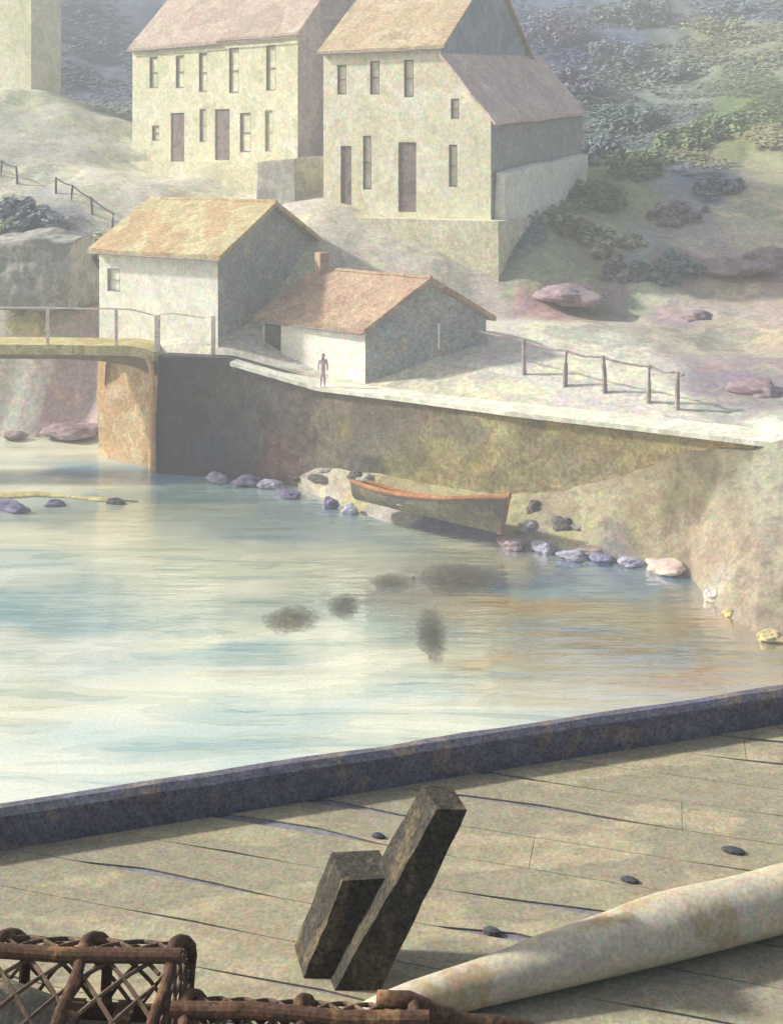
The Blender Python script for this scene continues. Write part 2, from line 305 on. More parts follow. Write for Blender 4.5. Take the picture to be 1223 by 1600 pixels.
# water
def build_water():
    xs = np.linspace(-75, 60, 240); ys = np.concatenate([np.linspace(4, 70, 300), np.linspace(70, 95, 8)[1:]])
    Q = np.array([(x, y) for y in ys for x in xs])
    WC = [(60, 730, (222, 222, 202)), (130, 732, (128, 168, 184)), (215, 738, (116, 160, 190)), (280, 750, (128, 168, 190)), (80, 700, (224, 222, 204)), (150, 755, (224, 222, 202)), (330, 770, (158, 176, 172)), (400, 785, (148, 168, 168)), (300, 800, (178, 186, 168)), (480, 800, (150, 168, 172)), (560, 830, (156, 172, 172)), (100, 840, (220, 220, 200)), (30, 880, (204, 212, 204)), (250, 870, (214, 214, 192)), (400, 900, (212, 212, 190)), (550, 880, (196, 200, 184)), (80, 945, (150, 176, 178)), (180, 940, (180, 192, 184)), (30, 960, (142, 172, 178)), (300, 950, (202, 208, 192)), (330, 930, (214, 214, 196)), (450, 940, (186, 196, 180)), (560, 960, (170, 186, 176)), (640, 980, (174, 190, 180)), (660, 880, (190, 190, 172)), (720, 930, (176, 170, 150)), (860, 915, (128, 164, 178)), (950, 915, (126, 158, 176)), (800, 960, (196, 192, 166)), (900, 970, (188, 184, 156)), (1000, 960, (176, 168, 142)), (1080, 930, (134, 152, 152)), (1050, 1000, (172, 172, 156)), (860, 1010, (202, 196, 172)), (760, 1000, (200, 204, 184)), (960, 1030, (192, 186, 160)), (1120, 1020, (178, 166, 142)), (1180, 1050, (180, 166, 140)), (700, 1060, (210, 214, 198)), (560, 1030, (226, 226, 208)), (480, 1010, (216, 220, 204)), (350, 1000, (218, 218, 198)), (150, 1010, (208, 210, 200)), (60, 1040, (204, 208, 196)), (250, 1040, (200, 208, 196)), (350, 1030, (176, 196, 192)), (100, 1090, (216, 214, 194)), (300, 1100, (218, 220, 202)), (500, 1080, (220, 222, 206)), (480, 1120, (196, 210, 204)), (620, 1090, (194, 208, 202)), (640, 1130, (222, 224, 208)), (380, 1150, (190, 206, 200)), (250, 1180, (184, 202, 196)), (100, 1200, (216, 220, 204)), (20, 1230, (220, 224, 208)), (850, 1080, (208, 202, 178)), (560, 1150, (214, 218, 204)), (850, 955, (190, 158, 112)), (960, 1000, (188, 154, 110)), (1090, 1045, (184, 150, 108)), (1130, 985, (182, 150, 112)), (780, 1030, (198, 182, 142)), (880, 903, (84, 132, 166)), (960, 908, (86, 130, 164)), (1040, 925, (96, 130, 150)), (930, 985, (140, 160, 168)), (1060, 1015, (146, 160, 164))]  # brown, ochre and blue points at the right: reflections put into the colour
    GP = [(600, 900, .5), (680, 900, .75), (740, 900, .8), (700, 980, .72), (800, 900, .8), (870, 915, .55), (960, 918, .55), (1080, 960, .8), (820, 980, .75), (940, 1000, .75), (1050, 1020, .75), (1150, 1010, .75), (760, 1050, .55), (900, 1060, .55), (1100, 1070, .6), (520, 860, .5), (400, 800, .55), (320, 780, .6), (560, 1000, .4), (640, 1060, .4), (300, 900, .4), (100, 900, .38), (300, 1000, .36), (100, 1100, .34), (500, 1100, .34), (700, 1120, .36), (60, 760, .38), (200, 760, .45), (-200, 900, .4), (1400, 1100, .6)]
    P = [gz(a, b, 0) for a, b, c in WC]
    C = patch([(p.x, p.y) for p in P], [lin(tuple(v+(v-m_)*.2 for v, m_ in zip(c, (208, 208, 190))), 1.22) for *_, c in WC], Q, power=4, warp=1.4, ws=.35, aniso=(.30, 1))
    gp = [gz(a, b, 0) for a, b, c in GP]; gl_ = patch([(p.x, p.y) for p in gp], [(c, c, c) for *_, c in GP], Q, power=4, warp=1.2, ws=.4, aniso=(.5, 1))
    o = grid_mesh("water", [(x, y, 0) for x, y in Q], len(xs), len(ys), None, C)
    at_ = o.data.attributes.new("calm", 'FLOAT', 'POINT'); at_.data.foreach_set("value", gl_[:, 0].astype(np.float32))
    m = bpy.data.materials.new("harbour_water"); m.use_nodes = True; N = m.node_tree.nodes; L = m.node_tree.links; N.clear()
    out = N.new("ShaderNodeOutputMaterial"); g = N.new("ShaderNodeNewGeometry")
    mp = N.new("ShaderNodeMapping"); mp.inputs['Scale'].default_value = (.16, 1.05, 1); mp.inputs['Rotation'].default_value = (0, 0, R(-4)); L.new(g.outputs['Position'], mp.inputs[0])
    n1 = N.new("ShaderNodeTexNoise"); n1.inputs['Scale'].default_value = .75; n1.inputs['Detail'].default_value = 4; n1.inputs['Roughness'].default_value = .5; n1.inputs['Distortion'].default_value = .5; L.new(mp.outputs[0], n1.inputs['Vector'])
    cr = N.new("ShaderNodeValToRGB"); e = cr.color_ramp.elements
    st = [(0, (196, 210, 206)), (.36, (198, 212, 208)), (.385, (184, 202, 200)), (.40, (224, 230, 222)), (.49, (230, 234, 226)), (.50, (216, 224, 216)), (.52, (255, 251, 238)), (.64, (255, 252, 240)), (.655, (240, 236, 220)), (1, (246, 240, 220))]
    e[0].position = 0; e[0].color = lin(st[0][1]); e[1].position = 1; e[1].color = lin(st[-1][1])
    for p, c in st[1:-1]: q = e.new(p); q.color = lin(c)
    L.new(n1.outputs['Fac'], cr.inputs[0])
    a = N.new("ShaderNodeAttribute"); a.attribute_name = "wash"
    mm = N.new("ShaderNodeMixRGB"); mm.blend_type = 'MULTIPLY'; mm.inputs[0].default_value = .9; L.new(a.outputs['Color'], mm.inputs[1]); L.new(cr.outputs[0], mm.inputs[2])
    n2 = N.new("ShaderNodeTexNoise"); n2.inputs['Scale'].default_value = 9; n2.inputs['Detail'].default_value = 6; n2.inputs['Roughness'].default_value = .75; L.new(g.outputs['Position'], n2.inputs['Vector'])
    mr = N.new("ShaderNodeMapRange"); mr.inputs[1].default_value = .3; mr.inputs[2].default_value = .7; mr.inputs[3].default_value = .82; mr.inputs[4].default_value = 1.14; L.new(n2.outputs['Fac'], mr.inputs[0])
    vm = N.new("ShaderNodeVectorMath"); vm.operation = 'SCALE'; L.new(mm.outputs[0], vm.inputs[0]); L.new(mr.outputs[0], vm.inputs['Scale'])
    df = N.new("ShaderNodeBsdfDiffuse"); L.new(vm.outputs[0], df.inputs[0])
    gl = N.new("ShaderNodeBsdfGlossy"); gl.inputs['Roughness'].default_value = .06
    mp2 = N.new("ShaderNodeMapping"); mp2.inputs['Scale'].default_value = (.5, 2.6, 1); L.new(g.outputs['Position'], mp2.inputs[0])
    n3 = N.new("ShaderNodeTexNoise"); n3.inputs['Scale'].default_value = .9; n3.inputs['Detail'].default_value = 3; L.new(mp2.outputs[0], n3.inputs['Vector'])
    bp = N.new("ShaderNodeBump"); bp.inputs['Strength'].default_value = .6; bp.inputs['Distance'].default_value = .09; L.new(n3.outputs['Fac'], bp.inputs['Height']); L.new(bp.outputs[0], gl.inputs['Normal'])
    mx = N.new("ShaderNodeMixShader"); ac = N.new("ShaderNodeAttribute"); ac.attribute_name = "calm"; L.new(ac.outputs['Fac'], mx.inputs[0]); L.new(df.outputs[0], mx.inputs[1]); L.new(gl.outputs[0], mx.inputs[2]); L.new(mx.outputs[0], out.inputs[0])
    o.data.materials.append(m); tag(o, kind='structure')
    # river bed below
    b = MB(); b.quad((-75, 4, -3), (60, 4, -3), (60, 95, -3), (-75, 95, -3)); tag(b.build("river_bed", M['verge']), kind='structure')
build_water()

# shore below the quay, becoming the bank on the right
SHORE = []
def build_shore():
    #      px of shoreline, y of shoreline, foot z at the wall
    SL = [(248, 736, .15), (350, 746, .3), (450, 754, .9), (520, 785, 1.3), (600, 815, 1.4), (700, 836, 1.3), (800, 852, 1.5), (900, 868, 2.1), (1000, 884, 3.1), (1080, 902, 4.3), (1100, 930, 4.6), (1140, 965, 4.7), (1180, 990, 5.0), (1223, 1004, 5.3), (1330, 1040, 6.0), (1600, 1120, 8)]
    s = [gz(a, b, 0) for a, b, c in SL]
    n, mv = 260, 60
    tt = np.linspace(0, len(SL)-1, n); ix = np.arange(len(SL))
    sx = np.interp(tt, ix, [p.x for p in s]); sy = np.interp(tt, ix, [p.y for p in s]); hz = np.interp(tt, ix, [c for *_, c in SL])
    bpx = np.interp(tt, ix, [248, 345, 440, 505, 585, 680, 780, 880, 980, 1075, 1130, 1178, 1200, 1225, 1300, 1500])
    BX, BD = QX+[16.5, 20, 30, 90], [d-.05 for d in QD]+[44.25, 43.1, 40.1, 25]
    rat = np.array([x/d*FP+HX for x, d in zip(BX, BD)]); bx = np.interp(bpx, rat, BX); by = np.interp(bx, BX, BD)
    pts = []; uv = []
    for j in range(mv):
        v = -.35+1.35*j/(mv-1)
        for i in range(n):
            x = sx[i]+(bx[i]-sx[i])*v; y = sy[i]+(by[i]-sy[i])*v
            big = min(1, max(0, (hz[i]-2)/2.5)); pw = 1.0-.12*big
            z = hz[i]*(v**pw) if v > 0 else v*2.2
            amp = (.09+.05*big*math.sin(min(1, max(0, v))*math.pi))*(1 if v < .97 else .2)
            z += amp*(noise.noise(Vector((x*.9, y*.9, 1)))+.5*noise.noise(Vector((x*2.3, y*2.3, 4))))*min(1, abs(v)*6+.15)
            pts.append((x, y, z)); uv.append((x, y))
    CC = [(300, 742, (132, 134, 140)), (400, 752, (168, 160, 168)), (470, 760, (206, 192, 184)), (530, 775, (206, 192, 178)), (460, 745, (186, 174, 136)), (560, 770, (196, 184, 140)), (620, 800, (206, 200, 196)), (650, 832, (140, 140, 168)), (700, 840, (136, 136, 166)), (760, 845, (138, 136, 162)), (620, 760, (190, 178, 134)), (700, 780, (190, 178, 138)), (820, 850, (180, 164, 160)), (820, 800, (176, 164, 134)), (900, 866, (212, 198, 186)), (950, 880, (174, 166, 176)), (900, 840, (186, 172, 140)), (1000, 882, (206, 190, 176)), (1060, 888, (212, 190, 176)), (1000, 850, (188, 172, 146)), (1000, 800, (190, 176, 144)), (1060, 850, (192, 174, 150)), (1100, 900, (194, 176, 156)), (1150, 850, (190, 172, 154)), (1150, 950, (190, 172, 156)), (1200, 900, (186, 170, 154)), (1200, 980, (180, 166, 150)), (1130, 780, (190, 178, 156)), (1200, 800, (192, 182, 168)), (1090, 760, (142, 128, 108)), (1060, 775, (150, 136, 112)), (1140, 730, (160, 148, 126)), (1200, 720, (186, 180, 164)), (1230, 850, (190, 176, 160)), (1110, 935, (206, 196, 184)), (1500, 900, (186, 172, 154))]  # violet points below the boat: wet shingle plus the boat's shadow, painted in
    P = []
    for a, b, c in CC:           # drop each sight line on the nearest grid point
        r = np.array(pts); q = np.stack([r[:, 0]/r[:, 1]*FP+HX, HY+(CH-r[:, 2])/r[:, 1]*FP], 1)
        k = int(((q-np.array([a, b]))**2).sum(1).argmin()); P.append(uv[k])
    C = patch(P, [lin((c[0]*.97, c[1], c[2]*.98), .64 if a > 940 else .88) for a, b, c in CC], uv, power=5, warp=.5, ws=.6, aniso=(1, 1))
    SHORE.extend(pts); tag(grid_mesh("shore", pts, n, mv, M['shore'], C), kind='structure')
build_shore()

# ------------------------------------------------------------------ quay wall
def build_quay():
    t = thing("quay_wall", "long curving stone quay wall, dark at the bridge and tan towards the right bank", "wall", (QX[0], QD[0], 0))
    n, m = 200, 40; pts = []
    ss = np.linspace(0, len(QX)-1, n); ix = np.arange(len(QX))
    X = np.interp(ss, ix, QX); Y = np.interp(ss, ix, QD); Zt = np.interp(ss, ix, QZ)
    for k in range(3):           # ease the kinks of the line
        for A in (X, Y, Zt): A[1:-1] = .25*A[:-2]+.5*A[1:-1]+.25*A[2:]
    for j in range(m):
        v = j/(m-1)
        for i in range(n):
            z = -1.5+(Zt[i]+1.5-.02)*v
            off = .55*(1-v)+.05*noise.noise(Vector((X[i]*1.1, z*1.6, 0)))+.03*noise.noise(Vector((X[i]*3, z*3.5, 9)))
            pts.append((X[i]-.4*off, Y[i]-.9*off, z))
    for i in range(n): pts.append((X[i]+.4, Y[i]+.9, Zt[i]-.02))
    for i in range(n): pts.append((X[i]+.4, Y[i]+.9, -1.5))
    P = np.array(pts)
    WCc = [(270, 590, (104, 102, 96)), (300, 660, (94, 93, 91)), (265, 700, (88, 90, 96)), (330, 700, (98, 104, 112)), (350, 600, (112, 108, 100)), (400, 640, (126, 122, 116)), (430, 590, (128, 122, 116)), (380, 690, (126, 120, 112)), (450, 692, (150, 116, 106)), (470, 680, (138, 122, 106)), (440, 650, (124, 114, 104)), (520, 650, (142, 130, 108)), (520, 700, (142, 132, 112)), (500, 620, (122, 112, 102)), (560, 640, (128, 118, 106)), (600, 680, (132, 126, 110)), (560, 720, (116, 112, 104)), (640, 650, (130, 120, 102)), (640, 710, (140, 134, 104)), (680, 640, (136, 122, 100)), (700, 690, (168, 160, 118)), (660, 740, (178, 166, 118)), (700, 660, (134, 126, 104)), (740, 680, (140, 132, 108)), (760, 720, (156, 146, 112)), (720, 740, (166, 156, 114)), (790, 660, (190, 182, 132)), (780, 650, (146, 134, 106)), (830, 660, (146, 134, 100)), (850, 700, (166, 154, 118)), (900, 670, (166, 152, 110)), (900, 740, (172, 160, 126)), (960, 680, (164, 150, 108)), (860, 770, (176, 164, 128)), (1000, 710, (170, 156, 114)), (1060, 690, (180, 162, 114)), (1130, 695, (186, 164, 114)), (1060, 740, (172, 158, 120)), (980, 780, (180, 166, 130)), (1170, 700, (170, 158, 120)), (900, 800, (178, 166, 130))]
    CPt = []
    for a, b, c in WCc:
        px = np.array([x/y*FP+HX for x, y in zip(X, Y)]); k = int(abs(px-a).argmin()); CPt.append((X[k], (CH-(b-HY)/FP*Y[k])))
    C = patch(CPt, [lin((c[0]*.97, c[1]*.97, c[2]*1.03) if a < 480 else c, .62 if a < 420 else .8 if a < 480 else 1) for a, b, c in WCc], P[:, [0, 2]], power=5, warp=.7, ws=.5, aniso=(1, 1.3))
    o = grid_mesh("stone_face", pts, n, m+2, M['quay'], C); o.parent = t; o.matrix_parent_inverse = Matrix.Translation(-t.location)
    # pale walkway edge along the top, from the foot of the ramp to the right
    c = MB(); pr = []
    for i in range(34, n):
        e = .03*noise.noise(Vector((X[i]*2, 0, 0))); wk = .18+.82*min(1, max(0, (i-60)/40));
        pr.append([(X[i]-.12+e, Y[i]-.22+e, Zt[i]-.01), (X[i]+.75*wk, Y[i]+1.55*wk, Zt[i]+.05), (X[i]+.75*wk, Y[i]+1.55*wk, Zt[i]-.3), (X[i]-.12+e, Y[i]-.22+e, Zt[i]-.22)])
    ex, ey = X[-1]-X[-5], Y[-1]-Y[-5]
    for k in range(1, 9): pr.append([(p[0]+ex*k, p[1]+ey*k+.05*k, p[2]-.012*k*k) for p in pr[n-35]])
    for a, b in zip(pr[:-1], pr[1:]):
        for k in range(4): c.quad(a[k], b[k], b[(k+1) % 4], a[(k+1) % 4])
    c.quad(*pr[0]); c.quad(*pr[-1])
    c.build("coping", M['coping'], t)
    # gravel walk behind it
    g = MB(); rr = []
    for i in range(92, 188):
        x0, y0 = X[i]+.77, Y[i]+1.6; wd = 2.0*min(1, (188-i)/30, (i-90)/10+.2)
        rr.append(((x0, y0, Zt[i]+.065), (x0+.35*wd, y0+1.0*wd, max(Zt[i]+.07+.12*wd, ground(x0+.35*wd, y0+wd)+.05))))
    for a, b in zip(rr[:-1], rr[1:]): g.quad(a[0], b[0], b[1], a[1])
    tag(g.build("gravel_path", M['verge']), kind='structure')
build_quay()

# ------------------------------------------------------------------ buildings
def opening_wall(mb, A, B, z0, z1, holes, depth=.16):
    A = Vector((A[0], A[1], 0)); B = Vector((B[0], B[1], 0)); t = (B-A).normalized(); Lg = (B-A).length; n = Vector((-t.y, t.x, 0))   # n points inwards
    us = sorted({0, Lg, *[h[0] for h in holes], *[h[1] for h in holes]}); zs = sorted({z0, z1, *[h[2] for h in holes], *[h[3] for h in holes]})
    P = lambda u, z, d=0: A+t*u+n*d+Vector((0, 0, z))
    for a, b in zip(us[:-1], us[1:]):
        for c, e in zip(zs[:-1], zs[1:]):
            um, zm = (a+b)/2, (c+e)/2
            if any(h[0] < um < h[1] and h[2] < zm < h[3] for h in holes): continue
            mb.quad(P(a, c), P(b, c), P(b, e), P(a, e))
    for h in holes:
        a, b, c, e = h[:4]
        mb.quad(P(a, c), P(b, c), P(b, c, depth), P(a, c, depth)); mb.quad(P(a, e), P(b, e), P(b, e, depth), P(a, e, depth))
        mb.quad(P(a, c), P(a, e), P(a, e, depth), P(a, c, depth)); mb.quad(P(b, c), P(b, e), P(b, e, depth), P(b, c, depth))
        mb.quad(P(a, c, depth), P(b, c, depth), P(b, e, depth), P(a, e, depth))
    return P
def fit_openings(root, P, holes, depth=.16):
    for a, b, c, e, kind in holes:
        mat = M[kind.split(':')[1]]; kd = kind.split(':')[0]
        fw = .09
        f = MB()
        def bar(u0, u1, z0, z1, d0, d1):
            f.add([P(u0, z0, d0), P(u1, z0, d0), P(u1, z0, d1), P(u0, z0, d1), P(u0, z1, d0), P(u1, z1, d0), P(u1, z1, d1), P(u0, z1, d1)], [(3, 2, 1, 0), (4, 5, 6, 7), (0, 1, 5, 4), (1, 2, 6, 5), (2, 3, 7, 6), (3, 0, 4, 7)])
        pl = MB()
        def pane(u0, u1, z0, z1, d): pl.add([P(u0, z0, d), P(u1, z0, d), P(u1, z0, d+.04), P(u0, z0, d+.04), P(u0, z1, d), P(u1, z1, d), P(u1, z1, d+.04), P(u0, z1, d+.04)], [(3, 2, 1, 0), (4, 5, 6, 7), (0, 1, 5, 4), (1, 2, 6, 5), (2, 3, 7, 6), (3, 0, 4, 7)])
        if kd == 'window':
            bar(a, a+fw, c, e, .05, .12); bar(b-fw, b, c, e, .05, .12); bar(a+fw, b-fw, e-fw, e, .05, .12); bar(a+fw, b-fw, c, c+fw, .05, .12)
            bar(a+fw, b-fw, (c+e)/2-.03, (c+e)/2+.03, .06, .11)
            w_ = f.build("window", mat, root); pane(a+fw, b-fw, c+fw, e-fw, .10); pl.build("pane", mat, w_)
            s = MB(); f = s
            bar(a-.08, b+.08, c-.12, c, -.07, .05); s.build("sill", M['frame'], w_)
        else:
            pane(a+.04, b-.04, c, e-.04, .10); d_ = pl.build("door", mat, root)
            bar(a, a+.04, c, e, .05, .2); bar(b-.04, b, c, e, .05, .2); bar(a+.04, b-.04, e-.04, e, .05, .2); f.build("door_frame", M['win_mauve'], d_)
            h = MB(); h.tube([P(b-.2, (c+e)/2-.1, .06), P(b-.2, (c+e)/2-.1, .14)], .05, 6); h.build("handle", M['iron'], d_)
def holes_px(A, B, lst):
    out = []
    for x0, y0, x1, y1, k in lst:
        u0, z0 = on_wall(A, B, x0, y1); u1, z1 = on_wall(A, B, x1, y0); out.append((u0, u1, z0, z1, k))
    return out
def gable_house(root, A, B, D, z0, ze, zr, holes, wmat, rmat, over=.3, th=.22, zer=None, gholes=(), rsplit=None, gmat=None):
    """A,B front corners (left,right), D vector to the back; the ridge runs parallel to A-B"""
    A = Vector(A); B = Vector(B); D = Vector(D); zer = ze if zer is None else zer
    mb = MB(); P = opening_wall(mb, A, B, z0, ze, holes)
    C, E = B+D, A+D; m1, m2 = B+D*.5, A+D*.5
    G = None; fm = mb
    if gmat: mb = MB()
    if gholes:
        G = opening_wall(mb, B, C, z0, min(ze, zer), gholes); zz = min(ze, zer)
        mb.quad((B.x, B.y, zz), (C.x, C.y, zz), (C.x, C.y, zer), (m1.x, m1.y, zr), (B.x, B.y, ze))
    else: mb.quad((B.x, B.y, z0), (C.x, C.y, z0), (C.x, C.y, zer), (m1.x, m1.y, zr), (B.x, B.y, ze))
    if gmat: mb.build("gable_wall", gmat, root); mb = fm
    mb.quad((A.x, A.y, z0), (A.x, A.y, ze), (m2.x, m2.y, zr), (E.x, E.y, zer), (E.x, E.y, z0))
    mb.quad((C.x, C.y, z0), (E.x, E.y, z0), (E.x, E.y, zer), (C.x, C.y, zer))
    mb.build("wall", wmat, root)
    fit_openings(root, P, holes)
    if gholes: fit_openings(root, G, gholes)
    segs = rsplit or [(0, 1)]
    t = (B-A).normalized(); Lg = (B-A).length; Dl = D.length
    for si, (s0, s1) in enumerate(segs):
        rb = MB(); N = 14; rows = []
        u0 = s0*Lg-(over if s0 == 0 else -.02); u1 = s1*Lg+(over if s1 == 1 else -.02)
        sl = (zr-ze)/.5; sr = (zr-zer)/.5; o = over/Dl; lift = .0 if si == 0 else .14
        prof = [(-o, ze-o*sl+.02), (.25, (ze+zr)/2+.02), (.5, zr+.02), (.75, (zer+zr)/2+.02), (1+o, zer-o*sr+.02)]
        for i in range(N+1):
            u = u0+(u1-u0)*i/N; ring = []
            for k, (q, z) in enumerate(prof+prof[::-1]):
                p = A+t*u+D*q; up = th+lift if k >= len(prof) else lift
                j = .09*noise.noise(Vector((p.x*.6, p.y*.6, z*.6)))
                ring.append((p.x, p.y, z+up+j))
            rows.append(ring)
        k = len(rows[0])
        for a, b in zip(rows[:-1], rows[1:]):
            for i in range(k): rb.quad(a[i], b[i], b[(i+1) % k], a[(i+1) % k])
        for rg in (rows[0], rows[-1]):
            h = len(prof)
            for i in range(h-1): rb.quad(rg[i], rg[i+1], rg[k-2-i], rg[k-1-i])
        rb.build("roof", rmat, root)
    gt = MB(); e0_ = A-t*over*.9-D.normalized()*(over+.06); e1_ = B+t*over*.9-D.normalized()*(over+.06); zg = ze-(over+.06)/Dl*(zr-ze)/.5+.06
    gt.tube([(e0_.lerp(e1_, k/12).x, e0_.lerp(e1_, k/12).y, zg+.05*noise.noise(Vector((k*.8, zr, 0)))) for k in range(13)], .055, 6); gt.build("gutter", M['fence'], root)
    rg_ = MB(); a_, b_ = m2-t*over, m1+t*over
    rg_.tube([(a_.lerp(b_, k/12).x, a_.lerp(b_, k/12).y, zr+th-.02+.09*noise.noise(Vector((a_.lerp(b_, k/12).x*.6, a_.lerp(b_, k/12).y*.6, zr*.6)))) for k in range(13)], .13, 7); rg_.build("ridge", rmat, root)
    return P, G

# house with two roofs, upper left
A1, B1 = (-21.4, 90), (-6.8, 79); D1 = (7.2, 9.6)
t = thing("terraced_house", "long cream two-storey house under a pair of pinkish roofs, above the terrace wall", "house", (*A1, 16.3))
H1 = holes_px(A1, B1, [(234, 88, 247, 138, 'window:win_brown'), (275, 86, 288, 138, 'window:win_brown'), (311, 82, 324, 144, 'window:win_brown'), (358, 74, 373, 146, 'window:win_brown'), (416, 70, 431, 142, 'window:win_brown'),
  (238, 196, 249, 220, 'window:win_mauve'), (267, 176, 288, 253, 'door:win_mauve'), (312, 170, 322, 222, 'window:win_mauve'), (336, 170, 359, 250, 'door:win_mauve'), (375, 176, 392, 238, 'window:win_mauve'), (414, 172, 426, 238, 'window:frame')])
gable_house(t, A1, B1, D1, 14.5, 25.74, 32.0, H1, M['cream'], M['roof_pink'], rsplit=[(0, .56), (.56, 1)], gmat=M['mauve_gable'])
rw = MB(); mA, mB = Vector((-21.4, 90)), Vector((-6.8, 79)); tt = (mB-mA).normalized(); nn = Vector((tt.y, -tt.x))
Lf = mA+nn*2.0-tt*1.0; Rt = mB+nn*2.0-tt*1.5
# terrace below it
rw.prism([Lf, Rt, Rt+Vector((.6, .8))*13, Lf+Vector((.6, .8))*13], 8, 16.35)
tag(rw.build("terrace_wall", M['terrace'], sub=3, wob=.08), "pale cream terrace wall below the long house with two roofs", "wall")
ow = MB(); c = at(436, 250, 74); ow.prism([(c.x-1.6, c.y+.5), (c.x+1.2, c.y-.9), (c.x+3.4, c.y+3), (c.x+.6, c.y+4.4)], 9, [16.4, 16.7, 16.9, 16.6])
tag(ow.build("outhouse", M['grey_stone'], sub=2, wob=.1, bevel=.08), "small grey stone outhouse at the right end of the terrace wall", "outhouse")

# second house with lean-to
A2, B2 = (-4.5, 72), (3.14, 68); t2 = (Vector(B2)-Vector(A2)).normalized(); bk = Vector((-t2.y, t2.x))
t = thing("tall_house", "pale cream house with a tan roof and a mauve-roofed lean-to on its right", "house", (*A2, 13))
EXT = 3.3; B2x = Vector(B2)+t2*EXT
H2 = holes_px(A2, B2, [(527, 101, 541, 148, 'window:win_brown'), (578, 95, 593, 148, 'window:win_brown'), (631, 93, 646, 152, 'window:win_brown'),
  (532, 228, 549, 330, 'door:win_mauve'), (567, 212, 580, 296, 'window:win_mauve'), (622, 222, 650, 331, 'door:win_mauve')])
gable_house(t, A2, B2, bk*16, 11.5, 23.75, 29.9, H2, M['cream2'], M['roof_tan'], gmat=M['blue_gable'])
lw = MB(); Q0, Q1 = Vector(B2)+t2*.003, B2x
zf, zb, ef, eb = 23.0, 24.3, 19.1, 20.3; dv = bk*18
H2b = holes_px(Q0, Q1, [(701, 226, 714, 292, 'window:win_mauve')]); H2c = holes_px(Q0, Q1, [(704, 154, 717, 186, 'window:win_mauve')])
P = opening_wall(lw, Q0, Q1, 11.5, ef, H2b); us_ = 1.35; Qs = Q0+t2*us_; zs_ = zf-(zf-ef)*us_/(Q1-Q0).length
zt = H2c[0][3]+.12; Pc = opening_wall(lw, Q0, Qs, ef, zt, H2c)
lw.quad((Q0.x, Q0.y, zt), (Qs.x, Qs.y, zt), (Qs.x, Qs.y, zs_), (Q0.x, Q0.y, zf)); lw.quad((Qs.x, Qs.y, ef), (Q1.x, Q1.y, ef), (Qs.x, Qs.y, zs_))
q2, q3 = Q1+dv, Q0+dv
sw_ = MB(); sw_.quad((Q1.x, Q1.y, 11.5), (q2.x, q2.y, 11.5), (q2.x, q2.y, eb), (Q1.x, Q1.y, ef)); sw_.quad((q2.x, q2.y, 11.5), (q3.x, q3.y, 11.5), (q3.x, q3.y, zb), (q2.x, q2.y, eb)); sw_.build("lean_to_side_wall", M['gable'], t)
lw.build("lean_to_wall", M['cream2'], t); fit_openings(t, P, H2b); fit_openings(t, Pc, H2c)
rb = MB(); N = 10
for k in range(N+1): pass
o_ = t2*.35
r0 = [Vector((Q0.x, Q0.y, zf))-Vector((*bk*.25, 0)), Vector((Q1.x+o_.x, Q1.y+o_.y, ef-.42))-Vector((*bk*.25, 0)), Vector((q2.x+o_.x, q2.y+o_.y, eb-.42)), Vector((q3.x, q3.y, zb))]
up = Vector((0, 0, .26)); rb.add([p+Vector((0, 0, .03)) for p in r0]+[p+up for p in r0], [(3, 2, 1, 0), (4, 5, 6, 7), (0, 1, 5, 4), (1, 2, 6, 5), (2, 3, 7, 6), (3, 0, 4, 7)])
ro = rb.build("lean_to_roof", M['roof_mauve'], t, sub=6, wob=.12); 
# retaining wall below it
rw = MB(); La = Vector(A2)-t2*1.2-bk*1.3; Ra = B2x+t2*1.0-bk*1.3
rw.prism([La, Ra, Ra+bk*17, La+bk*17], 4.5, 12.95)
tag(rw.build("retaining_wall", M['terrace'], sub=3, wob=.07), "broad cream retaining wall under the house with the lean-to, behind the red roof", "wall")
# low white garden wall beside the lean-to
gw = MB(); g0 = B2x+t2*.02+bk*.5; g1 = B2x+t2*.02+bk*17.4
gw.prism([g0, g0+t2*.7, g1+t2*.7, g1], 12.8, [15.9, 15.8, 16.9, 17.0])
tag(gw.build("garden_wall", M['white'], sub=4, wob=.16, bevel=.1), "low whitewashed wall against the grey side of the lean-to, at the foot of the green slope", "wall")
# left cropped house
A0, B0 = at(-190, 130, 108).xy, at(49, 130, 99).xy; t0 = (B0-A0).normalized(); b0 = Vector((-t0.y, t0.x))
t = thing("corner_house", "pale cream house end high on the bank, cut off by the left edge", "house", (*A0, 21))
gable_house(t, A0, B0, b0*3.8, 19, 35.5, 38, holes_px(A0, B0, [(-60, 30, -45, 80, 'window:win_brown'), (-120, 40, -105, 85, 'window:win_brown')]), M['cream'], M['roof_pink'])

# white boathouse
A3, B3 = Vector((-16.9, 63)), Vector((-9.4, 59)); t3 = (B3-A3).normalized(); k3 = Vector((-t3.y, t3.x))
t = thing("boathouse", "white boathouse with a yellow lichen-covered roof and a dark gable, beside the footbridge", "boathouse", (*A3, 6))
H3 = holes_px(A3, B3, [(168, 420, 188, 455, 'window:grey_stone')])
G3 = holes_px(B3, B3+k3*10, [(366, 512, 388, 562, 'door:dark_door')])
gable_house(t, A3, B3, k3*10, 3.5, 11.45, 13.95, H3, M['white'], M['roof_yellow'], over=.45, th=.28, gholes=G3, gmat=M['gable'])
